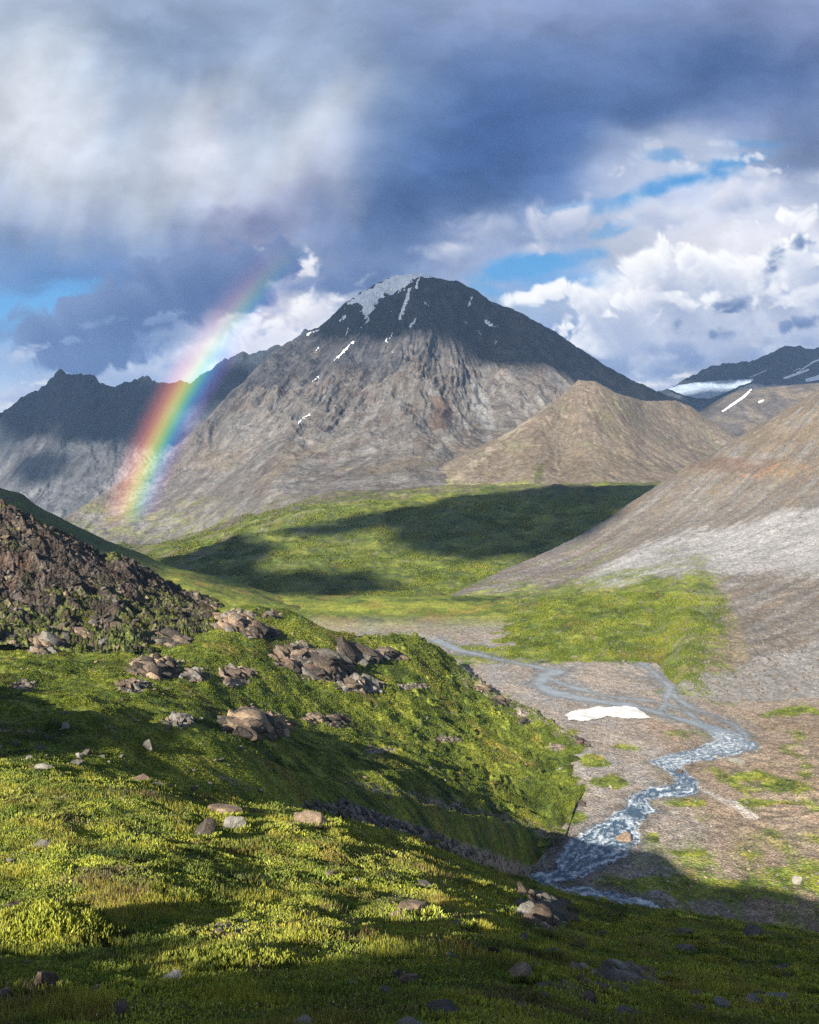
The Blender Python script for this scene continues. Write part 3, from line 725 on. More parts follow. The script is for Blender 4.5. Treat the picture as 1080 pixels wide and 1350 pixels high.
STRIPS = [[(467, 449, 1.6), (458, 460, 2.2), (448, 470, 3), (441, 477, 1.5)], [(540, 382, 3), (536, 396, 4), (532, 408, 4), (527, 421, 3.5)], [(549, 420, 1.5), (541, 432, 3)], [(518, 440, 1.5), (509, 450, 2.5)],
          [(551, 371, 3), (549, 380, 3)], [(486, 422, 2.5), (480, 431, 2), (475, 433, 1)], [(482, 493, 2), (476, 501, 1.4)], [(408, 546, 1.4), (394, 559, 1.8)], [(420, 498, 1.5), (413, 504, 2)], [(640, 424, 3), (646, 429, 3), (655, 432, 2.5)],
          [(631, 437, 2.5), (634, 441, 2)], [(523, 478, 1.5), (527, 482, 1)], [(459, 433, 2), (457, 442, 2)], [(420, 460, 1.4), (416, 465, 1.6)], [(655, 452, 2.2), (653, 455, 2)], [(613, 426, 1.8), (616, 427, 1.5)], [(623, 393, 2), (618, 404, 2.2)],
          [(560, 400, 2), (566, 404, 2)], [(455, 418, 3), (448, 424, 2)], [(405, 442, 2.5), (420, 436, 2), (412, 440, 1)], [(543, 565, 1.5), (632, 568, 1.5)][:1]+[(545, 566, 1)], [(520, 462, 1), (515, 468, 1.2)]]
def snow_mask(X, Y, Z, PX, PY, T):
    n = fbm(PX/11, PY/6, 4, 171); n2 = fbm(PX/3.2+PY/5, PY/3.2, 3, 172)
    m = inpoly(PX+4*n+3*n2, PY+3*n+2.5*n2, CAP)
    for s in STRIPS:
        d, _ = segdist(PX+2.4*n2, PY+2.2*n, [(a, b, c*.62) for a, b, c in s]); m |= d+1.3*n2+.6*fbm(PX/1.5, PY/1.5, 2, 175) < .15
    dust = sstep(470, 380, PY)*sstep(580, 470, PX)*sstep(380, 450, PX)
    m |= (n2+.5*n+.3*fbm(PX/1.4, PY/1.4, 2, 176) > 1.0-.45*dust)*(PY < 462)*(dust > .05)
    return m & (T < 4.4)
mount.overlay('summit_snow', 370, 690, 640, 1.6, snow_mask, 3.0, lambda X, Y, Z, PX, PY, T: np.array((.62, .68, .75)), M_SNOW,
              kind='structure', label='thin snow cap and snow streaks on the dark summit', category='snow')

I_CREST = [(430, 676, 1500), (520, 645, 1600), (600, 604, 1760), (650, 580, 1850), (680, 565, 1900), (705, 546, 1940), (730, 530, 1970), (750, 512, 1995), (763, 501, 2010), (785, 503, 2010), (810, 517, 2010), (830, 523, 2040), (850, 529, 2100), (890, 528, 2200),
           (910, 535, 2230), (940, 557, 2240), (965, 573, 2230), (1020, 600, 2200)]
def i_dmod(PX, T):
    f = np.clip(T, 0, 3)/3
    fx = 905-f*120
    w = np.sin(np.pi*np.clip(f, 0, 1))**.7
    r = w*1.15*np.maximum(0, PX-fx)*1.4
    fx2 = 985-f*140
    r -= w*2.3*np.maximum(0, PX-fx2)
    return r+w*(-35*np.exp(-((PX-700)/25)**2)+40*np.exp(-((PX-745)/22)**2)-30*np.exp(-((PX-620)/30)**2))
def i_disp(X, Y, Z, PX, PY, T):
    k = sstep(0, .4, T)*sstep(3.0, 2.5, T)
    th = np.arctan2(X-460, -(Y-2030)); rr = np.hypot(X-460, Y-2030)
    return k*(5*(ridged(th*7+fbm(X/200, Y/200, 2, 181), rr/500, 4, 182)-.5)+5*fbm(X/50, Y/50, 4, 183)+2*fbm(X/14, Y/14, 3, 184))+3*fbm(X/40, Y/40, 3, 185)*sstep(2.5, 3, T)
foot = Land(430, 1020, face([(430, 690, 1380), (520, 668, 1380), (650, 660, 1380), (850, 652, 1380), (1020, 650, 1380)], I_CREST, [(0, 0), (.30, .36), (.66, .70), (1, 1)], (20, 120)),
            [60, 80, 80, 8, 4], i_disp, i_dmod)
def i_tint(X, Y, Z, PX, PY, T, S):
    n = fbm(X/90, Y/90, 5, 191); n2 = fbm(X/25, Y/25, 5, 192)
    th = np.arctan2(X-460, -(Y-2030)); rr = np.hypot(X-460, Y-2030); st = fbm(th*26+n, rr/250, 4, 193)
    t = mixc(base(X, (.098, .08, .060)), (.118, .103, .086), .8*sstep(-.3, .4, st))
    t = mixc(t, (.075, .057, .045), .5*sstep(.1, .5, n2))
    t = mixc(t, (.095, .092, .052), .4*sstep(.1, .5, n))
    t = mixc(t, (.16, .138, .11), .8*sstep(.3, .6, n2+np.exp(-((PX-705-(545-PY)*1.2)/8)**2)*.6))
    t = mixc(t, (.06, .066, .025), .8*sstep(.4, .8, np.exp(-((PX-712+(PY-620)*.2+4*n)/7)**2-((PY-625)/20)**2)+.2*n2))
    return mixc(t, (.12, .13, .04), .8*sstep(634, 646, PY+14*n))
M_FOOT = ground_mat('foothill_scree', 26, 4, [(30, 6, .5, 'n'), (7, 2, .5, 'n')], .22, .25)
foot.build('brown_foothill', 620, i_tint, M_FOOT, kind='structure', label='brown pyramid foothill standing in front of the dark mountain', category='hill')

J_CREST = [(-220, 560, 3500), (-60, 572, 3500), (0, 547, 3500), (27, 522, 3500), (50, 519, 3500), (65, 511, 3500), (80, 498, 3500), (88, 500, 3500), (95, 500, 3500), (104, 497, 3500), (114, 498, 3500), (132, 512, 3500), (143, 511, 3500), (155, 512, 3500), (170, 507, 3500),
           (185, 504, 3500), (200, 501, 3520), (215, 503, 3520), (227, 502, 3520), (250, 496, 3530), (270, 485, 3540), (295, 472, 3550), (306, 468, 3550), (320, 462, 3560), (328, 465, 3560), (350, 459, 3560), (377, 455, 3560), (400, 442, 3560), (440, 440, 3560)]
def j_disp(X, Y, Z, PX, PY, T):
    k = sstep(0, .4, T)
    a = ridged((X*.85-Y*.25)/260+fbm(X/400, Y/400, 2, 201)*.5, (Y+X*.3)/900, 5, 202, .55)-.5
    return k*sstep(4.0, 3.2, T)*(85*a+22*(ridged(X/120, Y/140, 4, 203, .6)-.5))+8*fbm(X/50, Y/50, 4, 204)*sstep(2.4, 3, T)
farr = Land(-220, 440, face([(-220, 800, 2500), (0, 760, 2500), (200, 740, 2500), (440, 720, 2500)], J_CREST, [(0, 0), (.35, .38), (.68, .70), (1, 1)], (20, 200)), [60, 110, 120, 8, 4], j_disp)
def j_tint(X, Y, Z, PX, PY, T, S):
    n = fbm(X/200, Y/200, 5, 211); st = fbm((X*.85-Y*.25)/70, (Y+X*.3)/500, 4, 212)
    t = mixc(base(X, (.060, .063, .070)), (.105, .110, .120), .8*sstep(-.2, .4, st))
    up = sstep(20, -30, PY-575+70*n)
    return mixc(t, (.019, .025, .037), .92*up)  # distance haze painted in as dark blue albedo on the upper ridge
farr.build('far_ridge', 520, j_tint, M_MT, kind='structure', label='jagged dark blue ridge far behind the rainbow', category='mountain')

P_CREST = [(820, 545, 5000), (850, 525, 5000), (870, 516, 5000), (880, 511, 5000), (890, 509, 5000), (905, 502, 5000), (920, 495, 5000), (937, 485, 5000), (950, 484, 5000), (965, 482, 5000), (978, 479, 5000), (990, 477, 5000), (1003, 473, 5000), (1015, 469, 5000), (1035, 457, 5000), (1046, 459, 5000), (1060, 461, 5000), (1080, 462, 5000), (1150, 452, 5000), (1280, 470, 5000)]
def p_disp(X, Y, Z, PX, PY, T):
    return sstep(0, .4, T)*sstep(4, 3.2, T)*(45*(ridged(X/260, Y/500, 5, 221, .55)-.5)+14*fbm(X/70, Y/70, 4, 222))+6*fbm(X/60, Y/60, 4, 223)*sstep(2.5, 3, T)
farp = Land(820, 1280, face([(820, 575, 3700), (1280, 560, 3700)], P_CREST, [(0, 0), (.35, .4), (.7, .72), (1, 1)], (15, 200)), [50, 60, 60, 6, 4], p_disp)
farp.build('distant_peak', 420, lambda X, Y, Z, PX, PY, T, S: mixc(base(X, (.022, .026, .034)), (.045, .047, .053), sstep(-.1, .6, fbm(X/120, Y/120, 5, 225))), M_MT,
           kind='structure', label='distant dark blue peak above the glacier', category='mountain')
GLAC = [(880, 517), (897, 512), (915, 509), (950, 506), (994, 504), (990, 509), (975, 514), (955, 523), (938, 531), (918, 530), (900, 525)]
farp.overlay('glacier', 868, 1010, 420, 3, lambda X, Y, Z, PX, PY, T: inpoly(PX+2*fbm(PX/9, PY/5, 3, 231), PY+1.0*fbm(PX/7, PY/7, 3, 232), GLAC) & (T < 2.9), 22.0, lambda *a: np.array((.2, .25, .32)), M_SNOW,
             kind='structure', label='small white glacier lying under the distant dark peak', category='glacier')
PST = [[(989, 499, 1), (1010, 490, 1.2)], [(1035, 500, 3), (1050, 495, 3), (1066, 489, 2.5)], [(1045, 497, 1), (1072, 479, 2), (1085, 474, 2)], [(1064, 503, 4), (1085, 498, 6)], [(1047, 490, 1), (1056, 487, 1)]]
def pst_mask(X, Y, Z, PX, PY, T):
    m = np.zeros(PX.shape, bool)
    for s in PST:
        d, _ = segdist(PX+1.0*fbm(PX/4, PY/4, 2, 233), PY, [(a, b, c*.6) for a, b, c in s]); m |= d < 0
    return m & (T < 2.95)
farp.overlay('snow_streaks', 980, 1110, 420, 3, pst_mask, 8.0, lambda *a: np.array((.5, .53, .58)), M_SNOW, kind='structure', label='white snow streaks high on the distant right peak', category='snow')
Q_CREST = [(860, 600, 2900), (900, 561, 3000), (922, 541, 3050), (935, 534, 3080), (950, 526, 3100), (968, 517, 3120), (980, 513, 3120), (1000, 512, 3120), (1020, 510, 3120), (1050, 507, 3120), (1080, 505, 3120), (1280, 485, 3120)]
farq = Land(860, 1280, face([(860, 640, 2300), (1280, 620, 2200)], Q_CREST, [(0, 0), (.5, .52), (1, 1)], (15, 150)), [60, 70, 6, 4],
            lambda X, Y, Z, PX, PY, T: sstep(0, .4, T)*(14*(ridged(X/180, Y/300, 4, 241)-.5)+5*fbm(X/40, Y/40, 4, 242))*sstep(2.1, 1.6, T)+2*fbm(X/40, Y/40, 3, 243))
farq.build('grey_moraine', 380, lambda X, Y, Z, PX, PY, T, S: mixc(base(X, (.06, .054, .052)), (.10, .084, .064), sstep(-.3, .4, fbm(X/110, Y/110, 5, 245)+(1000-PX)*-.004)), M_MT,
           kind='structure', label='grey brown moraine slope below the glacier', category='hill')
QS = [(953, 543, 1.2), (968, 533, 1.7), (982, 523, 1.7), (990, 515, 1.2)]
QS2 = [(1001, 531, 1.5), (1006, 529, 1.3)]
farq.overlay('snow_gully', 940, 1015, 320, 3, lambda X, Y, Z, PX, PY, T: (np.minimum(segdist(PX+.8*fbm(PX/4, PY/4, 2, 246), PY, QS)[0], segdist(PX, PY, QS2)[0]) < 0) & (T < 2), 3.0, lambda *a: np.array((.55, .57, .6)), M_SNOW,
             kind='structure', label='thin white snow gully on the grey moraine slope', category='snow')
# far lowland so that no gap opens under the ranges
xs = np.linspace(-5800, 5800, 40); ys = np.linspace(1000, 6800, 40)
X, Y = np.meshgrid(xs, ys); Z = -260+30*fbm(X/3000, Y/3000, 3, 251)
new_obj('ground', mesh_from('ground', np.stack([X, Y, Z], -1).reshape(-1, 3), grid_faces(40, 40), 4, base(X, (.12, .11, .09)).reshape(-1, 3)), M_MT, kind='structure', label='dim lowland far beyond the ranges', category='ground')
# ---------------------------------------------------------------- sky dome with its clouds
def s2l(c):
    c = np.asarray(c, float)/255.0
    return np.where(c <= .04045, c/12.92, ((c+.055)/1.055)**2.4)
SKY_PTS = """20 20 176 188 206;150 20 150 166 190;300 20 150 166 192;400 20 160 174 198;480 20 142 159 189;560 20 138 154 186;650 20 148 160 190;750 20 138 153 189;850 20 128 144 181;950 20 128 142 179;1060 20 150 160 190
10 80 208 213 222;80 80 190 200 214;180 80 148 164 188;280 80 150 165 190;380 80 162 176 198;450 80 150 166 190;540 80 122 140 177;650 80 106 127 170;750 80 108 128 171;850 80 102 122 167;950 80 86 105 150;1060 80 82 100 145
10 140 224 226 229;80 140 206 210 219;180 140 170 182 200;260 140 192 199 213;340 140 180 190 206;430 140 178 188 205;500 140 138 157 188;580 140 104 127 170;660 140 82 106 155;760 140 90 114 163;860 140 86 110 157;950 140 98 118 163;1060 140 94 112 155
10 200 226 227 229;100 200 200 205 217;200 200 190 196 210;270 200 208 210 221;350 200 184 192 208;430 200 188 196 211;500 200 128 147 182;560 200 90 116 163;660 200 82 108 157;760 200 92 118 167;840 200 150 165 195;900 200 185 190 205;980 200 168 180 206;1060 200 110 128 166
10 260 172 179 197;100 260 181 187 203;200 260 191 197 209;280 260 197 201 213;350 260 176 180 198;400 260 150 152 178;450 260 168 175 196;500 260 110 133 172;580 260 86 112 160;680 260 94 120 166;760 260 108 133 180;830 260 180 188 208;900 260 180 190 215;980 260 206 209 219;1060 260 172 178 196
10 310 108 125 162;100 310 135 148 178;200 310 169 179 197;280 310 158 168 190;340 310 128 132 163;385 310 160 166 190;450 310 108 129 170;540 310 98 121 164;620 310 160 170 195;700 310 180 187 207;800 310 196 201 217;880 310 226 226 233;960 310 233 231 235;1060 310 225 222 228
10 360 98 122 167;60 360 92 132 188;130 360 104 128 172;200 360 108 122 160;270 360 98 111 150;330 360 126 126 158;400 360 150 160 186;450 360 102 123 166;520 360 130 148 182;600 360 165 175 200;680 360 104 157 212;740 360 112 161 215;800 360 216 217 227;860 360 240 238 239;930 360 238 234 237;1060 360 233 229 233
20 410 104 166 220;80 410 98 148 204;150 410 100 130 178;250 410 110 126 164;330 410 180 172 190;400 410 218 214 218;460 410 206 209 218;600 410 170 185 210;700 410 180 194 216;760 410 216 217 227;850 410 232 230 235;950 410 202 204 217;1060 410 224 222 229
20 450 122 150 190;60 450 112 140 184;150 450 120 140 178;220 450 130 147 180;280 450 218 215 223;340 450 243 239 238;420 450 235 232 232;740 450 122 144 184;800 450 190 197 215;900 450 206 208 219;1000 450 182 188 206;1070 450 170 178 198
20 490 148 168 198;80 490 168 181 205;150 490 160 174 201;220 490 166 178 205;300 490 190 195 212;760 490 120 142 182;820 490 116 136 174;880 490 126 144 180;960 490 150 161 189;1060 490 120 140 178
10 522 205 208 218;40 520 180 191 211;120 520 175 187 208;860 516 232 228 229;900 520 195 201 215
5 540 238 232 226;60 550 200 206 216;300 560 200 205 215;700 560 200 205 215;900 560 205 208 216;0 640 205 210 218;500 640 205 210 218;1080 640 205 210 218
-150 60 190 198 212;-150 180 215 218 224;-150 300 150 162 186;-150 420 110 160 212;-150 520 190 198 212;-400 100 170 182 202;-400 300 150 165 195;-400 500 200 206 216
1230 60 110 126 166;1230 180 120 136 172;1230 300 220 218 226;1230 420 215 214 224;1230 500 170 178 200;1500 100 130 146 182;1500 300 170 180 204;1500 500 195 202 216
100 -120 160 174 198;400 -120 150 166 194;700 -120 140 156 190;1000 -120 140 154 188;-300 -300 150 168 198;200 -350 140 160 195;700 -350 140 160 195;1200 -350 140 160 195;1500 -200 140 158 192"""
def blob(px, py, x, y, rx, ry, rot=0.0):
    c, s = math.cos(R(rot)), math.sin(R(rot))
    u = (px-x)*c+(py-y)*s; v = -(px-x)*s+(py-y)*c
    return np.hypot(u/rx, v/ry)
def sky_rgb(px, py):
    """linear radiance of the cloudy sky in the direction of the photo point (px, py)"""
    P = np.array([[float(v) for v in p.split()] for l in SKY_PTS.split('\n') for p in l.split(';')])
    C = s2l(P[:, 2:5])**.5
    w1 = fbm(px/210, py/140, 6, 301, .56); w2 = fbm(px/210+7, py/140+3, 6, 311, .56)
    cum = sstep(540, 680, px)*sstep(150, 300, py)
    low = sstep(330, 400, py)
    rain = sstep(560, 430, px)*sstep(10, 110, py)*sstep(390, 300, py)
    k = 34-12*rain+14*cum
    lx = px+py*.42-.00035*(py-160)**2+22*fbm(px/150, py/150, 3, 319)
    veil = sstep(600, 470, px)*sstep(0, 90, py)*sstep(420, 330, py)
    fing = 26*fbm(lx/58, py/520, 3, 315)+34*fbm(lx/105, py/420, 2, 316)+3*fbm(lx/22, py/200, 2, 317)
    qx, qy = px+w1*k*1.25, py+w2*k*(1-.35*rain)-fing*veil
    num = 0; den = 1e-9
    for (x, y, *_), c in zip(P, C):
        sx, sy = (36, 27) if -50 < x < 1120 and y > -50 else (130, 90)
        g = np.exp(-.5*(((qx-x)/sx)**2+((qy-y)/sy)**2))+1e-7
        num = num+g[..., None]*c; den = den+g
    col = num/den[..., None]
    # the rain curtain hangs in soft, leaning streaks; the rest is rolled and mottled
    st = .4*fbm(lx/46, py/230, 3, 321)+.8*fbm(lx/110, py/190, 3, 325)+.8*fbm(px/75, py/75, 5, 327)
    roll = fbm(px/150+w1*.35, py/75+w2*.35, 6, 331, .55)
    lum = 1+.105*st*rain+.15*roll*(1-.35*rain)
    for (x, y, rx, ry, rot, a) in [(265, 190, 46, 80, 14, .5), (430, 160, 80, 36, -34, .5), (380, 215, 60, 40, -20, .4), (90, 150, 60, 110, 14, .4), (10, 190, 60, 100, 0, .5), (300, 270, 40, 60, 10, .25), (440, 230, 30, 50, 10, .35)]:
        m = sstep(1.5, 0, blob(px+14*w1, py+14*w2-fing*veil*.8, x, y, rx, ry, rot)+.25*st)*a*.8
        col = col*(1-m[..., None])+(s2l((212, 213, 219))**.5)*m[..., None]
    for (x, y, rx, ry, rot, a) in [(230, 60, 90, 46, 10, .4), (310, 160, 30, 30, 0, .25), (660, 180, 100, 70, -20, .55), (960, 90, 120, 40, 10, .5), (860, 150, 70, 26, -10, .3), (520, 260, 40, 90, 6, .4), (600, 270, 70, 40, 0, .4), (60, 330, 110, 26, 0, .35), (210, 330, 90, 30, 0, .25)]:
        m = sstep(1.5, 0, blob(px+22*w1, py+18*w2, x, y, rx, ry, rot)+.35*roll)*a
        col = col*(1-m[..., None])+(s2l((lerp(72, 130, sstep(500, 250, x)*1.0), lerp(98, 150, sstep(500, 250, x)*1.0), lerp(146, 182, sstep(500, 250, x)*1.0)))**.5)*m[..., None]
    col = np.clip(col*lum[..., None], 0, 1)
    n = fbm(px/95, py/62, 6, 361, .56); n2 = fbm(px/30, py/22, 5, 367, .55)
    def puff(x, y, s, seed, o=6, g=.5):
        X = x/s+.35*fbm(x/s*.9, y/s*.9, 2, seed+50); Y = y/s*1.25+.35*fbm(x/s*.9+4, y/s*.9, 2, seed+60)
        a = 0; k = 1.0; t = 0
        for i in range(o):
            a = a+k*np.abs(pn(X, Y, seed+i)); t += k; X = X*2.07+1.7; Y = Y*2.07+.9; k *= g
        return a/t*2.2-.75
    def layer(blobs, s, seed, lit, shade, amp=.8, soft=.5, absorb=1.0, step=9, alpha=1.0, bias=0.0, ld=(-.55, -.83), fl=None):
        """a bank of cloud: density = blobs + puffs; its light falls off along the way towards the sun"""
        nonlocal col
        def dens(x, y, o=6):
            m = np.full(x.shape, -9.0)
            for b in blobs:
                a, bb, rx, ry = b[:4]; rot = b[4] if len(b) > 4 else 0
                m = np.maximum(m, 1-blob(x, y, a, bb, rx, ry, rot))
            return np.maximum(m, -3)+amp*puff(x, y, s, seed, o)+bias
        y0 = max(min(b[1]-b[3]*2.2-b[2]*.8 for b in blobs), py.min()); y1 = max(b[1]+b[3]*2.2+b[2]*.8 for b in blobs)
        x0 = min(b[0]-b[2]*2.2 for b in blobs); x1 = max(b[0]+b[2]*2.2 for b in blobs)
        sel = (px >= x0) & (px <= x1) & (py >= y0) & (py <= y1)
        if not sel.any(): return
        x = px[sel]; y = py[sel]
        d = dens(x, y)
        tau = 0
        for i in range(1, 6):
            tau = tau+np.clip(dens(x+ld[0]*step*i, y+ld[1]*step*i, 5), 0, 1.2)*(1 if i < 4 else .7)
        L = np.exp(-tau*absorb*.38)
        L = np.clip(L+.22*(np.clip(d, 0, 1.5)-.4)*0, 0, 1)
        c = (s2l(shade)**.5)+((s2l(lit)**.5)-(s2l(shade)**.5))*L[:, None]
        m = sstep(0, soft*(.55+1.5*sstep(-.5, .6, fbm(x/(s*1.6), y/(s*1.2), 3, seed+90))), d)*alpha
        if fl is not None: m = m*fl(x, y)
        cc = col[sel]; col[sel] = cc*(1-m[:, None])+c*m[:, None]
    def blue(x, y, rx, ry, rot, a):
        nonlocal col
        m = sstep(1.15, .3, blob(px, py, x, y, rx, ry, rot)+.75*n+.22*n2)*a
        c = s2l(lerp(np.array((84, 148, 208)), np.array((120, 178, 224)), np.clip((py[..., None]-200)/260, 0, 1)))**.5
        col = col*(1-m[..., None])+c*m[..., None]
    for o in [(698, 352, 78, 19, -12, .95), (750, 342, 50, 15, -10, .7), (905, 238, 80, 16, -14, .95), (958, 214, 56, 11, -8, .7), (870, 205, 40, 10, 0, .5), (50, 400, 125, 32, -4, .95), (650, 385, 36, 13, 20, .6), (1000, 190, 50, 8, 0, .35), (815, 300, 40, 10, -20, .5), (785, 272, 70, 11, -8, .45)]: blue(*o)
    # soft banks in the middle distance on the right
    layer([(640, 300, 60, 22, -12), (740, 292, 70, 26, -8), (860, 285, 90, 22, 0), (980, 262, 80, 22, -6), (1070, 240, 60, 26), (700, 328, 40, 12, -8), (590, 332, 60, 18, -14)], 62, 401, (224, 224, 232), (150, 163, 194), .85, .9, .9, 9, .9, .3)
    layer([(850, 205, 34, 18, -20), (880, 222, 56, 14, -10), (990, 228, 50, 10, -6), (945, 190, 40, 9), (970, 208, 34, 8)], 38, 421, (228, 228, 235), (160, 172, 200), .95, .9, .7, 6, .9, .2)
    # the great cumulus
    layer([(870, 372, 88, 50), (930, 360, 70, 40), (812, 412, 66, 44), (1010, 372, 84, 46), (1080, 350, 80, 60), (940, 425, 130, 48), (1060, 430, 90, 46), (840, 450, 90, 34), (720, 385, 60, 14, -14)], 74, 441, (250, 248, 247), (140, 153, 186), .9, .34, .80, 15, 1.0, .30)
    layer([(856, 352, 46, 30), (905, 338, 40, 26), (960, 352, 44, 24), (1045, 338, 46, 30), (820, 395, 40, 24), (1010, 385, 50, 22), (1065, 392, 40, 20), (900, 400, 50, 18)], 46, 461, (255, 253, 250), (178, 185, 207), 1.0, .45, .9, 9, .95, .05)
    layer([(742, 433, 17, 13)], 16, 471, (252, 250, 248), (190, 196, 214), .8, .4, .6, 4, .95)
    layer([(800, 484, 120, 15, 4), (960, 472, 120, 16, -4), (880, 462, 70, 12), (1050, 450, 50, 12)], 60, 481, (158, 170, 198), (112, 132, 172), .8, 1.1, .8, 8, .9, .35)
    layer([(862, 508, 60, 9, -4), (900, 495, 50, 7, -10)], 30, 485, (240, 236, 233), (205, 206, 216), .7, .8, .6, 5, .85)
    layer([(1024, 343, 20, 30, 25), (1056, 320, 22, 16), (972, 402, 36, 14, -8), (893, 428, 14, 9, -30), (1064, 424, 46, 12, -10), (955, 440, 40, 9)], 30, 491, (128, 144, 178), (78, 98, 142), .85, .9, .7, 5, .88, .2)
    # left: bright cloud behind the shoulder of the mountain, then the dark roll in front of it
    layer([(330, 435, 80, 26, -14), (405, 405, 80, 26, -24), (270, 458, 56, 20, -20), (450, 388, 60, 18, -22), (385, 342, 48, 24, 10), (300, 470, 60, 26), (360, 440, 60, 22)], 44, 501, (253, 249, 246), (182, 185, 204), .9, .7, .55, 8, .97, .12)
    layer([(330, 292, 84, 34, -10), (300, 330, 60, 30)], 80, 511, (136, 138, 170), (100, 106, 146), .7, 1.2, .6, 9, .85, .45)
    layer([(470, 364, 96, 22, -14), (400, 378, 40, 12, -14)], 44, 521, (122, 140, 178), (86, 106, 150), .75, .8, .7, 7, .92, .35)
    layer([(345, 438, 26, 8, -24), (410, 425, 36, 9, -24), (300, 420, 30, 9, -20), (365, 408, 22, 7)], 24, 525, (190, 194, 212), (140, 150, 182), .8, .9, .7, 5, .75)
    layer([(40, 470, 120, 20, -4), (150, 488, 130, 16, -4), (240, 470, 80, 20, -10), (20, 520, 90, 12), (110, 512, 80, 10)], 54, 531, (206, 209, 220), (142, 158, 190), .8, .9, .8, 7, .9, .3)
    layer([(165, 408, 120, 38, -16), (255, 378, 110, 40, -14), (85, 428, 60, 22, -14), (125, 462, 84, 24, -4), (50, 440, 36, 10, -8), (330, 358, 60, 30, -16)], 58, 541, (124, 140, 176), (66, 86, 132), .8, .38, .62, 10, .97, .5)
    layer([(140, 424, 34, 9, -10), (215, 418, 40, 9, -14), (100, 450, 26, 7)], 26, 551, (150, 166, 200), (96, 116, 158), .8, 1.0, .6, 5, .6, .15)
    layer([(8, 537, 46, 13), (70, 505, 50, 7)], 24, 561, (238, 234, 230), (208, 209, 216), .7, .8, .6, 5, .9)
    col = np.clip(.60+(col-.60)*1.16+np.array((.004, .004, 0)), 0.02, 1.06)
    return (col*(1+.012*n2[..., None]))**2
EXPO = 1.6
def dome():
    gx = np.concatenate([np.linspace(-1100, -40, 60, endpoint=False), np.linspace(-40, 1120, 640), np.linspace(1140, 2200, 60)])
    gy = np.concatenate([np.linspace(-1500, -20, 60, endpoint=False), np.linspace(-20, 620, 370), np.linspace(630, 900, 16)])
    PX, PY = np.meshgrid(gx, gy)
    c = sky_rgb(PX, np.minimum(PY, 640))
    d = np.stack([(PX-CX)/F, np.ones_like(PX), (HY-PY)/F], -1); d /= np.linalg.norm(d, axis=-1, keepdims=True)
    t = NT('cloudy_sky'); a = t.n('ShaderNodeAttribute', attribute_name='tint'); e = t.n('ShaderNodeEmission')
    e.inputs['Strength'].default_value = SKY_GAIN
    t.l(a.outputs['Color'], e.inputs['Color']); t.l(e.outputs[0], t.out.inputs[0]); t.m.cycles.emission_sampling = 'NONE'
    new_obj('sky', mesh_from('sky', (d*40000).reshape(-1, 3), grid_faces(*PX.shape), 4, c.reshape(-1, 3)), t.m, kind='structure', label='stormy sky with rain curtain, blue gaps and bright cumulus', category='sky')
SKY_GAIN = .325
dome()

# ---------------------------------------------------------------- rainbow: a bow of coloured light standing before the mountain
def rainbow():
    cx, cy, R0, D = 1030.0, 966.0, 906.0, 1436.0
    nr, na = 60, 220
    u = np.linspace(0, 1, nr); ang = np.linspace(R(158), R(226), na)
    U, A = np.meshgrid(u, ang)
    rad = R0+44-U*84            # outer glow to inner violet
    PX = cx+rad*np.cos(A); PY = cy+rad*np.sin(A)
    stops = [0, .10, .22, .32, .40, .48, .56, .64, .72, .82, .92, 1]
    cols = np.array([(0, 0, 0), (.05, .012, .012), (.20, .05, .03), (.36, .12, .05), (.44, .25, .06), (.40, .37, .07), (.20, .36, .10), (.06, .27, .22), (.03, .13, .28), (.045, .05, .17), (.03, .015, .06), (0, 0, 0)])
    c = np.stack([np.interp(U, stops, cols[:, i]) for i in range(3)], -1)
    env = sstep(705, 655, PY)*sstep(300, 440, PY)*(.42+.58*sstep(440, 500, PY))*(1-.25*sstep(600, 660, PY))
    c = c*env[..., None]
    X = (PX-CX)/F*D; Z = (HY-PY)/F*D; Y = np.full_like(X, D)+(U-.5)*-14
    t = NT('rainbow_light'); a = t.n('ShaderNodeAttribute', attribute_name='tint'); e = t.n('ShaderNodeEmission'); e.inputs['Strength'].default_value = BOW_GAIN
    tr = t.n('ShaderNodeBsdfTransparent'); ad = t.n('ShaderNodeAddShader')
    t.l(a.outputs['Color'], e.inputs['Color']); t.l(e.outputs[0], ad.inputs[0]); t.l(tr.outputs[0], ad.inputs[1]); t.l(ad.outputs[0], t.out.inputs[0])
    t.m.cycles.emission_sampling = 'NONE'
    new_obj('rainbow', mesh_from('rainbow', np.stack([X, Y, Z], -1).reshape(-1, 3), grid_faces(na, nr), 4, c.reshape(-1, 3)), t.m, label='bright rainbow arcing up from the valley edge before the grey mountain flank', category='rainbow')
BOW_GAIN = .41
rainbow()

# ---------------------------------------------------------------- air
t = NT('haze_air'); pv = t.n('ShaderNodeVolumePrincipled'); pv.inputs['Density'].default_value = 4.0e-5; pv.inputs['Color'].default_value = (.33, .57, 1, 1); pv.inputs['Anisotropy'].default_value = .1
t.l(pv.outputs[0], t.out.inputs['Volume'])
def box(x0, x1, y0, y1, z0, z1):
    V = np.array([(x, y, z) for z in (z0, z1) for y in (y0, y1) for x in (x0, x1)])
    Fc = np.array([(0, 2, 3, 1), (4, 5, 7, 6), (0, 1, 5, 4), (2, 6, 7, 3), (0, 4, 6, 2), (1, 3, 7, 5)])
    return V, Fc
V, Fc = box(-6500, 6500, -600, 7200, -420, 960)
new_obj('haze', mesh_from('haze', V, Fc, 4, smooth=False), t.m, kind='stuff', label='thin pale mountain haze', category='haze')

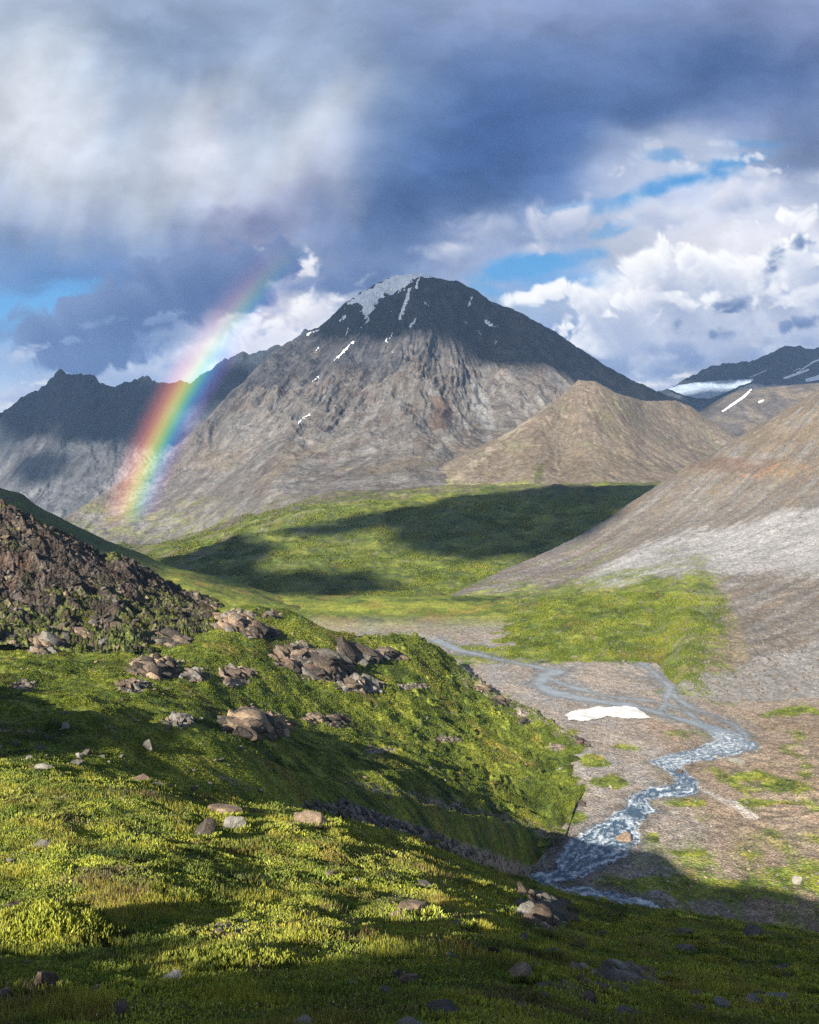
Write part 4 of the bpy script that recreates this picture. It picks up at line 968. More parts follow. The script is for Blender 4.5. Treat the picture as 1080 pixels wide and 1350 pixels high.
# ---------------------------------------------------------------- unseen clouds placed in front of the sun to lay shadows on the land
def ico(sub):
    import bmesh
    bm = bmesh.new(); bmesh.ops.create_icosphere(bm, subdivisions=sub, radius=1)
    V = np.array([v.co[:] for v in bm.verts]); Fc = np.array([[v.index for v in f.verts] for f in bm.faces]); bm.free()
    return V, Fc
def cloud_mat():
    t = NT('cloud_white'); b = t.n('ShaderNodeBsdfDiffuse'); b.inputs['Color'].default_value = (.8, .8, .8, 1); t.l(b.outputs[0], t.out.inputs[0]); return t.m
M_CLOUD = cloud_mat()
ICO4 = ico(4)
SUN_H = SUN/np.linalg.norm(SUN[:2])
def cloud(target, alt, half, seed, label):
    """a cumulus at altitude alt whose shadow falls on target; half = (along X, along Y, thickness) half-sizes, or shadow-space outline"""
    tgt = np.array(target, float)
    c = tgt+SUN_H*((alt-tgt[2])/SUN_H[2])
    V, Fc = ICO4
    n = fbm(V[:, 0]*1.6+V[:, 2]*.7+seed, V[:, 1]*1.6-V[:, 2]*.5, 4, 601+seed)
    W = V*(1+.55*n[:, None])
    W = W*np.array(half)
    W[:, 2] = np.maximum(W[:, 2], -half[2]*.45)
    o = new_obj('cloud', mesh_from('cloud', W, Fc, 3), M_CLOUD, kind='stuff', label=label, category='cloud')
    o.location = c
    return c
def at(px, py, D): return np.array(((px-CX)/F*D, D, (HY-py)/F*D))
SHADE_CLOUDS = [
    # summit and upper faces of the mountain
    (at(600, 408, 3080), 4600, (470, 430, 160), 1), (at(470, 425, 3000), 4600, (250, 260, 120), 2), (at(740, 480, 3000), 4500, (330, 260, 120), 3), (at(560, 455, 2950), 4700, (200, 120, 80), 15), (at(860, 520, 3000), 4500, (200, 160, 90), 16),
    # far ridge on the left
    (at(90, 530, 3400), 4600, (480, 380, 140), 4), (at(270, 505, 3400), 4600, (240, 220, 120), 5), (at(20, 600, 3000), 4400, (150, 150, 90), 13), (at(190, 575, 3200), 4500, (150, 110, 90), 17),
    # distant peak on the right and its glacier
    (at(945, 518, 4150), 4600, (420, 380, 140), 18),
    (at(1060, 480, 4900), 3200, (900, 800, 200), 6),
    # the dark bands on the green spur
    (at(690, 700, 1130), 1350, (150, 225, 50), 7), (at(790, 665, 1290), 1350, (130, 110, 40), 8), (at(560, 690, 1200), 1330, (130, 75, 30), 9), (at(270, 738, 1000), 1200, (80, 170, 30), 10), (at(425, 775, 800), 1150, (75, 60, 20), 11), (at(440, 706, 1150), 1300, (70, 30, 20), 12),
    # grass ridge behind the crag
    (at(70, 695, 720), 1150, (110, 60, 30), 14)]
for tg, alt, half, sd in SHADE_CLOUDS: cloud(tg, alt, half, sd, 'unseen cumulus cloud placed before the sun to shade the land')
# ---------------------------------------------------------------- rocks
def rock_mat(name, scale, lichen=.25):
    t = NT(name); pos = t.n('ShaderNodeTexCoord').outputs['Object']; gp = t.n('ShaderNodeNewGeometry').outputs['Position']
    tint = t.n('ShaderNodeAttribute', attribute_name='tint').outputs['Color']
    oi = t.n('ShaderNodeObjectInfo')
    f = t.math('MULTIPLY', t.mapr(t.noise(gp, 1.6/scale, 8, .68), .3, .7, .4, 1.5), t.mapr(oi.outputs['Random'], 0, 1, .8, 1.25))
    c = t.scalecol(tint, f)
    l = t.mapr(t.noise(gp, 4.5/scale, 5, .6), .58, .66, 0, lichen)
    c = t.mix(l, c, (.36, .36, .30))
    l2 = t.mapr(t.noise(gp, 3.1/scale, 5, .6), .60, .70, 0, lichen*1.3)
    c = t.mix(l2, c, (.10, .085, .06))
    b = t.n('ShaderNodeBsdfPrincipled'); b.inputs['Roughness'].default_value = .92; b.inputs['Specular IOR Level'].default_value = .15
    t.l(c, b.inputs['Base Color'])
    b1 = t.n('ShaderNodeBump'); b1.inputs['Distance'].default_value = .3*scale; b1.inputs['Strength'].default_value = .9; t.l(t.noise(gp, 3/scale, 8, .68), b1.inputs['Height'])
    t.l(b1.outputs[0], b.inputs['Normal']); t.l(b.outputs[0], t.out.inputs[0]); return t.m
M_ROCK = rock_mat('stone', .45); M_ROCKM = rock_mat('outcrop_stone', 2.2, .2)
ICO3 = ico(3); ICO2 = ico(2); ICO1 = ico(1)
def rock_shape(rs, base, dims, cuts=13, rough=.15):
    V, Fc = base
    V = V.copy()
    for i in range(cuts):
        n = rs.normal(size=3); n[2] *= .8; n /= np.linalg.norm(n); d = rs.uniform(.34, .80)
        k = V@n; V -= np.clip(k-d, 0, None)[:, None]*n[None]
    s = rs.randint(0, 900)
    V = V*(1+rough*fbm(V[:, 0]*2.3+V[:, 2]*1.1+s, V[:, 1]*2.3-V[:, 2]*1.7, 4, s)[:, None])
    V = V/np.abs(V).max(0)
    return V*np.array(dims)[None], Fc
def rot_xyz(V, rx, ry, rz):
    for a, (i, j) in ((rx, (1, 2)), (ry, (2, 0)), (rz, (0, 1))):
        c, s = math.cos(a), math.sin(a); W = V.copy(); W[:, i] = c*V[:, i]-s*V[:, j]; W[:, j] = s*V[:, i]+c*V[:, j]; V = W
    return V
def finish(me, ang=28):
    try: me.set_sharp_from_angle(angle=R(ang))
    except Exception: pass
    return me
ROCKCOLS = {'grey': (.12, .113, .104), 'pale': (.19, .18, .162), 'tan': (.215, .162, .115), 'dark': (.050, .043, .038), 'red': (.12, .085, .068), 'brown': (.115, .09, .07)}
def stone(land, px, py, wpx, hpx, colour, label, seed, group=None, rz=None, tilt=.2, depth=1.0, sink=.5, sub=ICO3, cat='rock', name='rock'):
    """one rock seen wpx by hpx (photo pixels), base centre on the sight line (px, py)"""
    rs = np.random.RandomState(seed)
    p = land.hit(px, py); k = p[1]/F
    w, h = wpx*k/2*.92, hpx*k*(.5+.5*sink)*.9
    V, Fc = rock_shape(rs, sub, (w, w*rs.uniform(.6, .9)*depth, h))
    V = rot_xyz(V, rs.uniform(-1, 1)*tilt, rs.uniform(-1, 1)*tilt, rs.uniform(-.5, .5) if rz is None else rz)
    V[:, 2] += h*(1-2*sink)
    c = base(V[:, 0], ROCKCOLS[colour])
    o = new_obj(name, finish(mesh_from(name, V, Fc, 3, c)), M_ROCK, label=label, category=cat)
    o.location = p
    if group: o['group'] = group
    return o
FGR = [
    (415, 1088, 66, 26, 'tan', 'large tan boulder with a flat sunlit top where the near grass breaks off', .1),
    (265, 1102, 46, 30, 'dark', 'dark cracked rock standing in sunlit grass beside pale slabs', .25),
    (304, 1093, 44, 24, 'pale', 'pale grey slab leaning against the right side of the dark cracked rock', .25),
    (293, 1074, 62, 20, 'tan', 'long low tan slab just above the dark cracked rock', .08),
    (57, 1016, 26, 13, 'pale', 'small pale block on the grass crest farthest from the river', .1),
    (184, 1031, 24, 15, 'red', 'reddish pointed stone on the grass crest', .35),
    (206, 1038, 22, 8, 'grey', 'flat grey stone just right of the reddish pointed stone', .1),
    (58, 1120, 34, 17, 'grey', 'rounded grey stone in bright grass above the leafy shrub', .15),
    (115, 1153, 20, 9, 'pale', 'small pale stone on the shadow edge beside the leafy shrub', .1),
    (112, 1141, 10, 9, 'grey', 'tiny upright grey stone behind the small pale stone by the shrub', .3),
    (318, 1160, 24, 10, 'pale', 'thin white stone lying alone in the middle of the bright grass', .15),
    (240, 1163, 30, 8, 'pale', 'low pale stone strip in bright grass left of the thin white stone', .05),
    (437, 1158, 30, 17, 'brown', 'brown rock with a dark shaded end beside a small white angular stone', .2),
    (472, 1165, 19, 12, 'pale', 'small white angular stone at the upper edge of the sunlit grass', .3),
    (560, 1112, 34, 13, 'grey', 'grey boulder on the shaded break of slope right of the tan boulder', .15),
    (20, 1200, 48, 14, 'red', 'low reddish rock at the top of the leafy shrub', .08),
    (52, 1306, 60, 46, 'red', 'rough reddish grey rock in the shaded corner grass below the shrub', .3),
    (222, 1298, 46, 24, 'pale', 'lichen spotted pale rock in the shaded bottom grass', .2),
    (124, 1316, 15, 22, 'grey', 'thin upright grey stone between the reddish rock and the lichen spotted rock', .4),
    (685, 1293, 58, 26, 'tan', 'tan rock at the lower tip of the sunlit grass patch', .2),
    (655, 1264, 30, 26, 'dark', 'dark stone with one lit edge above the tan rock at the sunlit tip', .3),
    (722, 1258, 40, 20, 'grey', 'domed grey rock in shade up the slope from the tan rock', .1),
    (467, 1304, 32, 12, 'pale', 'low pale rock at the bottom edge left of a mottled one', .1),
    (515, 1318, 42, 22, 'grey', 'mottled grey rock in dark earth below the sunlit patch', .2),
    (592, 1345, 62, 26, 'grey', 'broad grey rock cut by the bottom edge of the view', .1),
    (545, 1362, 70, 26, 'pale', 'pale flat rock lowest in the bottom middle', .08),
    (405, 1364, 60, 22, 'pale', 'mossy pale rock at the bottom edge right of the lichen spotted rock', .1),
    (545, 1202, 66, 15, 'tan', 'wide low tan slab at the head of the stony strip', .05),
    (520, 1212, 30, 18, 'tan', 'tan stone in sunlit grass just below the wide low slab', .2),
    (600, 1222, 44, 12, 'grey', 'flat grey slab in the middle of the stony strip', .08),
    (640, 1238, 34, 10, 'grey', 'grey slab at the lower end of the stony strip', .08),
    (652, 1205, 26, 9, 'pale', 'pale sliver of rock in shaded grass above the stony strip', .12),
    (560, 1172, 28, 12, 'grey', 'grey stone in shade between the white angular stone and the ribbed slab', .15),
    (420, 1238, 30, 20, 'red', 'reddish stone in the bright tussock low in the sunlit grass', .25),
    (762, 1285, 34, 18, 'tan', 'tan and grey stone beside the shaded slab cluster', .2),
    (960, 1253, 18, 11, 'pale', 'small pale stone standing out on the dark grass under the valley', .2),
    (1036, 1322, 60, 18, 'pale', 'long pale slab in dark grass at the bottom right corner', .1),
    (993, 1236, 38, 20, 'grey', 'humped grey rock near the crest under the shaded stream bank', .12),
    (905, 1256, 52, 13, 'grey', 'long grey slab on dark grass left of the small pale stone', .06),
    (905, 1236, 32, 15, 'brown', 'brown ridge of rock on the dark grass just under the crest', .12),
    (835, 1345, 60, 16, 'grey', 'grey slab at the bottom edge below the shaded slab cluster', .08),
    (1030, 1282, 38, 12, 'grey', 'flat dim slab between the humped rock and the long pale slab', .08),
    (920, 1318, 34, 14, 'brown', 'brown stone low in dark grass left of the long pale slab', .2),
    (880, 1292, 26, 11, 'grey', 'small dim grey stone right of the shaded slab cluster', .2),
]
for i, (px, py, w_, h_, c_, lab, tl) in enumerate(FGR): stone(fg, px, py, w_, h_, c_, lab, 700+i, tilt=tl)

def outcrop(land, px, py, rx, ry, n, label, seed, cols, mat=None, size=(.18, .42), strike=.5, dip=.6, hump=.6, name='rock_outcrop', cat='rock outcrop', yk=None, sub=None):
    """one outcrop: broken tilted blocks of one ledge joined in one mesh; footprint (rx, ry) photo pixels"""
    rs = np.random.RandomState(seed)
    p0 = land.hit(px, py); k = p0[1]/F
    VV, FF, CC = [], [], []; off = 0
    nx = np.array([land.hit(px+rx*math.cos(a)*.9, py+ry*math.sin(a)*.9) for a in np.linspace(0, 6.28, 13)])-p0
    nx = nx[np.abs(nx[:, 1]) < .35*p0[1]]
    # the ledge itself: a rough skin over the ground that dives under the turf at its rim
    nr_, na_ = 9, 40; G = np.zeros((nr_, na_, 3)); fr = np.linspace(0, 1, nr_)
    for b_ in range(na_):
        a = b_/na_*2*np.pi; last = None
        for r_ in range(nr_):
            q = land.hit(px+rx*1.05*fr[r_]*math.cos(a), py+ry*1.05*fr[r_]*math.sin(a))-p0
            if abs(q[1]) > .30*p0[1] and last is not None: q = last+np.array((last[0]*.02, last[1]*.02, -.05))
            G[r_, b_] = q; last = q
    hgt = rx*k*.10*(1.1*np.sqrt(np.clip(1-fr**2, 0, 1))[:, None]*(.6+.8*np.abs(fbm(G[..., 0]/(rx*k*.35)+seed, G[..., 1]/(rx*k*.3), 4, seed)))-.35*fr[:, None]**2-.1)
    G[..., 2] += hgt
    V = G.reshape(-1, 3); i_ = np.arange((nr_-1)*na_); r_ = i_//na_; b_ = i_ % na_; b2 = (b_+1) % na_
    Fc = np.concatenate([np.stack([r_*na_+b_, (r_+1)*na_+b_, (r_+1)*na_+b2], 1), np.stack([r_*na_+b_, (r_+1)*na_+b2, r_*na_+b2], 1)])
    VV.append(V); FF.append(Fc); CC.append(base(V[:, 0], np.array(ROCKCOLS[cols[0]])*.9)); off += len(V)
    for i in range(n):
        a = rs.uniform(0, 2*np.pi); r = rs.rand()**.6
        q = land.hit(px+rx*r*math.cos(a), py+ry*r*math.sin(a))
        if abs(q[1]-p0[1]) > .35*p0[1]: continue
        s = rx*k*rs.uniform(*size)*(1.15-.55*r)
        V, Fc = rock_shape(rs, sub or ICO2, (s*rs.uniform(.9, 1.7), s*rs.uniform(.5, .9), s*rs.uniform(.45, .8)), 16, .12)
        V = rot_xyz(V, rs.normal()*.15, dip+rs.normal()*.15, strike+rs.normal()*.2)
        V = V+(q-p0)+np.array((0, 0, s*.1+hump*s*(1-r)))
        c = np.array(ROCKCOLS[cols[rs.randint(len(cols))]])*rs.uniform(.8, 1.15)
        VV.append(V); FF.append(Fc+off); CC.append(base(V[:, 0], c)); off += len(V)
    o = new_obj(name, finish(mesh_from(name, np.concatenate(VV), np.concatenate(FF), 3, np.concatenate(CC)), 32), mat or M_ROCKM, label=label, category=cat)
    o.location = p0
    return o
B1 = ['brown', 'tan', 'brown', 'grey', 'red']
B2 = ['dark', 'brown', 'grey', 'dark', 'red']
for i, (px, py, rx, ry, n, lab, cols) in enumerate([
    (388, 868, 30, 16, 46, 'highest pink brown outcrop with a steep dark face in the middle of the hillside', B1),
    (428, 884, 40, 13, 46, 'dark blocky ledge falling right from the pink brown outcrop', B2),
    (462, 868, 40, 9, 36, 'grey blocks in long shade beyond the dark blocky ledge', ['grey', 'brown', 'dark']),
    (478, 905, 30, 8, 26, 'pale blocks strung along the foot of the dark ledge', ['pale', 'grey', 'brown']),
    (205, 882, 34, 14, 46, 'tilted slab outcrop left of the middle of the hillside', ['tan', 'brown', 'dark']),
    (172, 905, 22, 7, 24, 'low dark broken ledge just below the tilted slab outcrop', B2),
    (340, 960, 46, 15, 80, 'wide heap of broken red brown blocks low on the hillside', ['red', 'brown', 'tan', 'dark']),
    (415, 948, 16, 7, 20, 'small brown outcrop right of the wide red brown heap', B1),
    (445, 950, 18, 8, 20, 'mossy dark knob casting a black shadow right of the small brown outcrop', ['dark', 'brown']),
    (305, 822, 30, 11, 40, 'brown ledge under the end of the dark crag', B1),
    (345, 836, 26, 8, 34, 'dark pointed ledge on the hillside skyline', B2),
    (262, 797, 24, 9, 30, 'rust coloured rocks at the tip of the dark crag', ['red', 'tan', 'red']),
    (360, 812, 14, 5, 14, 'little row of stones on the skyline right of the pointed ledge', B1),
    (508, 866, 26, 7, 26, 'farthest dark rocks near the grassy knoll above the gravel', B2),
    (258, 892, 20, 8, 26, 'cracked dark rocks between the tilted slab and the pink brown outcrop', B2),
    (312, 890, 24, 9, 26, 'rough brown boss with a shaded side left of the pink brown outcrop', B1),
    (62, 852, 32, 9, 36, 'tan hummocky rocks at the left foot of the dark crag', ['tan', 'brown', 'pale']),
    (110, 843, 28, 7, 30, 'rounded tan boulders in a row at the foot of the dark crag', ['tan', 'pale', 'brown']),
    (165, 835, 44, 16, 60, 'bushy green and brown rock knoll in front of the dark crag', B1),
    (225, 845, 30, 8, 26, 'black shaded rocks at the corner of the dark crag', B2),
    (235, 953, 22, 7, 22, 'pale stones in the grass left of the wide red brown heap', ['pale', 'tan', 'grey']),
    (170, 956, 20, 6, 14, 'tan slab lying by the start of the shaded shoulder', ['tan', 'tan', 'brown']),
    (640, 908, 14, 5, 16, 'brown rocks on the hill edge right above the gravel', B1),
    (660, 925, 13, 6, 14, 'dark rocks lower on the hill edge above the gravel', B2),
    (690, 952, 10, 5, 12, 'small dark outcrop on the grass slope near the ice patch', B2),
    (775, 978, 18, 5, 18, 'dark rubble bank where the green hillside meets the gravel', B2),
    ]): outcrop(chill, px, py, rx, ry, n, lab, 800+i, cols, strike=.35, dip=.55)
outcrop(fg, 718, 1200, 40, 26, 30, 'long ribbed grey rock slab on the shaded slope above the stream', 850, ['grey', 'brown', 'grey'], M_ROCK, (.25, .55), -.75, .3, .0, 'rock_slab', 'rock slab', sub=ICO3)
outcrop(fg, 818, 1290, 62, 20, 26, 'cluster of flat grey slabs in the shaded grass low on the right', 851, ['grey', 'brown', 'pale'], M_ROCK, (.16, .34), -.5, .15, .0, 'rock_slab', 'rock slab', sub=ICO3)
outcrop(fg, 300, 1228, 40, 14, 14, 'low scatter of buried stones under dwarf heath in the lit grass', 852, ['grey', 'brown', 'red'], M_ROCK, (.10, .22), .2, .15, .0, 'rock_slab', 'rock slab', sub=ICO3)
outcrop(scree, 575, 770, 2, 2, 2, 'unused', 853, ['grey']) if False else None
outcrop(ridge_l, 590, 802, 26, 5, 10, 'unused', 853, ['grey']) if False else None

# loose stones: one kind each, copied over the ground
def scatter_things(land, n, seed, weight, sz, cols, label, group, mat=None, name='stone', flat=(.5, .9), kinds=6, sub=None):
    rs = np.random.RandomState(seed)
    protos = []
    for k in range(kinds):
        V, Fc = rock_shape(rs, sub or ICO2, (1, rs.uniform(.6, .95), rs.uniform(*flat)), 10, .10)
        protos.append(finish(mesh_from(name, V, Fc, 3, base(V[:, 0], ROCKCOLS[cols[k % len(cols)]]))))
        protos[-1].materials.append(mat or M_ROCK)
    pts = land.nearest(n, rs, weight)
    first = None
    for i, p in enumerate(pts):
        s = (sz[0]*(sz[1]/sz[0])**(rs.rand()**2.2))
        if first is None: o = bpy.data.objects.new(name, protos[0]); first = o
        else: o = first.copy(); o.data = protos[i % kinds]
        COL.objects.link(o)
        o.location = p+np.array((0, 0, s*.0)); o.scale = (s, s, s)
        o.rotation_euler = (rs.normal()*.2, rs.normal()*.2, rs.uniform(0, 6.28))
        o['label'] = label; o['category'] = 'stone'; o['group'] = group
scatter_things(fg, 115, 901, lambda X, Y, Z, PX, PY: (PX > -20)*(PX < 1100)*(PY < 1352)*(Y > 4)*np.clip(fbm(X/2.5, Y/2.5, 3, 911)+.2+1.0*(PX > 520)*(PY > 1150), 0, 1), (.04, .17), ['grey', 'brown', 'pale', 'grey'],
               'small loose stone half sunk in the near grass slope', 'small stones in the near grass')
scatter_things(chill, 90, 902, lambda X, Y, Z, PX, PY: (PX > -5)*(PX < 790)*(PY < 1100)*np.clip(fbm(X/16, Y/16, 3, 912)+.15, 0, 1), (.3, 1.1), ['pale', 'grey', 'tan', 'brown'],
               'loose pale boulder dotted on the sunlit green hillside', 'boulders on the green hillside', M_ROCKM)
scatter_things(valley, 90, 903, lambda X, Y, Z, PX, PY: (PX > 760)*(PX < 1090)*(PY > 945)*(PY < 1250)*(river_d(X, Y)[0] > 1)*np.clip(fbm(X/16, Y/16, 3, 913)+.1+.6*(PX > 940), 0, 1), (.35, 1.7), ['grey', 'pale', 'brown', 'grey'],
               'loose grey boulder on the gravel bank beside the stream', 'boulders on the stream bank', M_ROCKM)
def bould(px, py, w_, h_, c_, lab, sd):
    o = stone(valley, px, py, w_, h_, c_, lab, sd, tilt=.15); o.data.materials[0] = M_ROCKM
bould(822, 1107, 26, 14, 'tan', 'tan boulder island standing in the middle of the rapids', 921)
bould(1052, 1165, 15, 13, 'pale', 'square pale boulder alone on the green bank right of the rapids', 922)
bould(948, 1000, 12, 12, 'pale', 'white boulder beside the bend of the stream', 923)
bould(968, 1003, 26, 5, 'pale', 'pale driftwood coloured bar of stone beside the white boulder', 924)
bould(768, 1062, 16, 10, 'dark', 'dark boulder on the gravel by the lower rapids', 925)
bould(896, 1018, 14, 7, 'dark', 'dark wet stone at the inner bend of the stream', 926)

# ---------------------------------------------------------------- rubble nobody could count
def rubble(name, land, n, seed, weight, sz, cols, mat, label, pw=2.5, sub=None, sink=.1):
    rs = np.random.RandomState(seed)
    pts = land.nearest(n, rs, weight)
    kinds = [rock_shape(rs, sub or ICO1, (1, rs.uniform(.6, .95), rs.uniform(.45, .85)), 12, .18) for k in range(12)]
    V0 = np.stack([k[0] for k in kinds]); Fc = kinds[0][1]; nv = V0.shape[1]
    kk = rs.randint(0, 12, n); V = V0[kk]
    s = sz[0]*(sz[1]/sz[0])**(rs.rand(n)**pw)
    a = rs.uniform(0, 6.28, n); b = rs.normal(size=n)*.35
    c, q = np.cos(b)[:, None], np.sin(b)[:, None]
    V = np.stack([V[..., 0]*c-V[..., 2]*q, V[..., 1], V[..., 0]*q+V[..., 2]*c], -1)
    c, q = np.cos(a)[:, None], np.sin(a)[:, None]
    V = np.stack([V[..., 0]*c-V[..., 1]*q, V[..., 0]*q+V[..., 1]*c, V[..., 2]], -1)
    V = V*s[:, None, None]+pts[:, None]; V[..., 2] += (s*sink)[:, None]
    C = np.array([ROCKCOLS[c] for c in cols])[rs.randint(0, len(cols), n)]*rs.uniform(.75, 1.2, n)[:, None]
    F2 = (Fc[None]+(np.arange(n)*nv)[:, None, None]).reshape(-1, 3)
    new_obj(name, mesh_from(name, V.reshape(-1, 3), F2, 3, np.repeat(C, nv, 0), smooth=False), mat, kind='stuff', label=label, category='rubble')
rubble('crag_rubble', crag, 2000, 931, lambda X, Y, Z, PX, PY: (PX > -20)*np.clip(.5+fbm(X/14, Y/14, 3, 941), .1, 1), (.12, 2.2), ['brown', 'dark', 'dark', 'tan', 'dark', 'dark', 'grey', 'dark'], M_ROCKM, 'broken blocks lying all over the dark crag', 6.0)
rubble('hillside_rubble', chill, 3200, 932, lambda X, Y, Z, PX, PY: (PX > -20)*(.02*sstep(-.2, .5, fbm(X/20, Y/20, 3, 942))+sstep(-.25, .3, outmask(PX, PY, X, Y)[0])), (.12, 1.0), ['brown', 'tan', 'grey', 'pale', 'dark'], M_ROCKM, 'small broken stone around the hillside outcrops')
rubble('gully_rubble', shoulder, 2400, 933, lambda X, Y, Z, PX, PY: gully_mask(X, Y, PX, PY)+.012, (.10, .8), ['grey', 'brown', 'pale', 'grey'], M_ROCKM, 'grey stones filling the shaded gully')
rubble('talus_rubble', scree, 5200, 934, lambda X, Y, Z, PX, PY: (PX < 1110)*(sstep(700, 900, PX)*sstep(745, 800, PY)+.25*sstep(560, 700, PX)), (.3, 1.5), ['grey', 'grey', 'brown', 'grey', 'brown'], M_ROCKM, 'loose talus blocks at the foot of the scree hill')
rubble('river_rubble', valley, 9000, 935, lambda X, Y, Z, PX, PY: (PX > 560)*(PX < 1110)*(PY > 880)*(PY < 1260)*(river_d(X, Y)[0] > -.6)*(.4+.8*sstep(930, 1150, PY)), (.12, .75), ['grey', 'tan', 'pale', 'brown', 'grey'], M_ROCKM, 'river gravel and cobbles along the stream')
# ---------------------------------------------------------------- low heath and grass close to the viewer
def leaf_mat():
    t = NT('heath_leaf'); tint = t.n('ShaderNodeAttribute', attribute_name='tint').outputs['Color']
    d = t.n('ShaderNodeBsdfDiffuse'); tr = t.n('ShaderNodeBsdfTranslucent'); m = t.n('ShaderNodeMixShader'); m.inputs[0].default_value = .28
    t.l(tint, d.inputs[0]); t.l(tint, tr.inputs[0]); t.l(d.outputs[0], m.inputs[1]); t.l(tr.outputs[0], m.inputs[2]); t.l(m.outputs[0], t.out.inputs[0]); return t.m
M_LEAF = leaf_mat()
def leaves(name, pts, rs, L, W, lean, cols, **props):
    """upright little leaves: one folded diamond each"""
    n = len(pts)
    a = rs.uniform(0, 6.28, n); l = np.abs(rs.normal(size=n))*lean
    dirv = np.stack([np.cos(a)*np.sin(l), np.sin(a)*np.sin(l), np.cos(l)], -1)
    b = rs.uniform(0, 6.28, n); side = np.stack([np.cos(b), np.sin(b), np.zeros(n)], -1)
    side -= (side*dirv).sum(-1, keepdims=True)*dirv; side /= np.linalg.norm(side, axis=-1, keepdims=True)
    up = np.cross(side, dirv)
    L = L[:, None]; W = W[:, None]
    v0 = pts; v2 = pts+dirv*L; mid = pts+dirv*L*.55+up*W*.35
    V = np.stack([v0, mid+side*W*.5, v2, mid-side*W*.5], 1)
    Fc = np.arange(n*4).reshape(n, 4)
    # two triangles per leaf, folded along the rib
    T = np.concatenate([Fc[:, [0, 1, 2]], Fc[:, [0, 2, 3]]])
    return new_obj(name, mesh_from(name, V.reshape(-1, 3), T, 3, np.repeat(cols, 4, 0), smooth=False), M_LEAF, **props)
def heathcol(x, y, rs, dry=0):
    n = len(x); t = grasscol(x, y, 2.6, 21, .1)
    t = mixc(t, (.235, .25, .035), .65*sstep(-.2, .5, fbm(x/1.4, y/1.4, 3, 951)))
    q = fbm(x/.9, y/.9, 3, 952)+rs.normal(size=n)*.35
    t = mixc(t, (.12, .085, .045), .7*sstep(.45, .8, q))
    q2 = fbm(x/1.9+5, y/1.9, 4, 958)+rs.normal(size=n)*.2
    t = mixc(t, (.085, .06, .04), .8*sstep(.42, .62, q2))
    t = mixc(t, (.04, .075, .014), .6*sstep(.35, .7, -q))
    return (t*1.75+np.array((.012, .014, .016)))*rs.uniform(.6, 1.45, n)[:, None]
rs = np.random.RandomState(77)
bare = lambda X, Y: sstep(.75, .35, fbm(X/2.2, Y/2.2, 4, 24))
pts = fg.nearest(430000, rs, lambda X, Y, Z, PX, PY: (PX > -60)*(PX < 1140)*(PY < 1400)*np.clip(.12+.88*sstep(-.35, .2, fbm(X/1.1, Y/1.1, 3, 953)), 0, 1))
D = pts[:, 1]
L = rs.uniform(.022, .055, len(pts))*(1+D/26)*(.7+.6*sstep(-.2, .5, fbm(pts[:, 0]/1.7, pts[:, 1]/1.7, 2, 954))); W = L*rs.uniform(.28, .5, len(pts))
pts[:, 2] -= .006
leaves('heath', pts, rs, L, W, .45, heathcol(pts[:, 0], pts[:, 1], rs), kind='stuff', label='short green heath and grass on the near slope', category='grass')
# turf growing up round the stones
edge = []
for (px, py, w_, h_, *_) in FGR:
    p = fg.hit(px, py); r = w_*p[1]/F/2*.92; m = int(120+w_*5)
    a = rs.uniform(0, 6.28, m); q = r*rs.uniform(.75, 1.25, m)
    x = p[0]+q*np.cos(a); y = p[1]+q*np.sin(a)*.8
    sl = fg.hit(px, py-12)-fg.hit(px, py+12)
    edge.append(np.stack([x, y, p[2]+(y-p[1])*sl[2]/sl[1]-.01], -1))
pts = np.concatenate(edge); L = rs.uniform(.04, .09, len(pts))*(1+pts[:, 1]/40)
leaves('turf_edge', pts, rs, L, L*.3, .5, heathcol(pts[:, 0], pts[:, 1], rs), kind='stuff', label='grass growing up round the stones', category='grass')
pts = fg.nearest(260, rs, lambda X, Y, Z, PX, PY: (PX > -20)*(PX < 1100)*(PY < 1352)*np.clip(fbm(X/3, Y/3, 3, 957), 0, 1)); pts[:, 2] += .07
L = np.maximum(.014, pts[:, 1]*.0011)
leaves('wildflowers', pts, rs, L, L*.9, 1.2, np.tile(np.array([(.6, .6, .55)]), (len(pts), 1)), kind='stuff', label='tiny white flower heads over the near grass', category='flowers')
# taller grass stems
pts = fg.nearest(50000, rs, lambda X, Y, Z, PX, PY: (PX > -60)*(PX < 1140)*(PY < 1400)*sstep(.0, .5, fbm(X/1.6, Y/1.6, 3, 955)))
D = pts[:, 1]; L = rs.uniform(.05, .12, len(pts))*(1+D/45); W = np.maximum(.004, D*.0006)*np.ones(len(pts))
leaves('grass', pts, rs, L, W, .3, heathcol(pts[:, 0], pts[:, 1], rs)*np.array((1.15, 1.0, 1.0)), kind='stuff', label='thin grass blades between the heath leaves', category='grass')
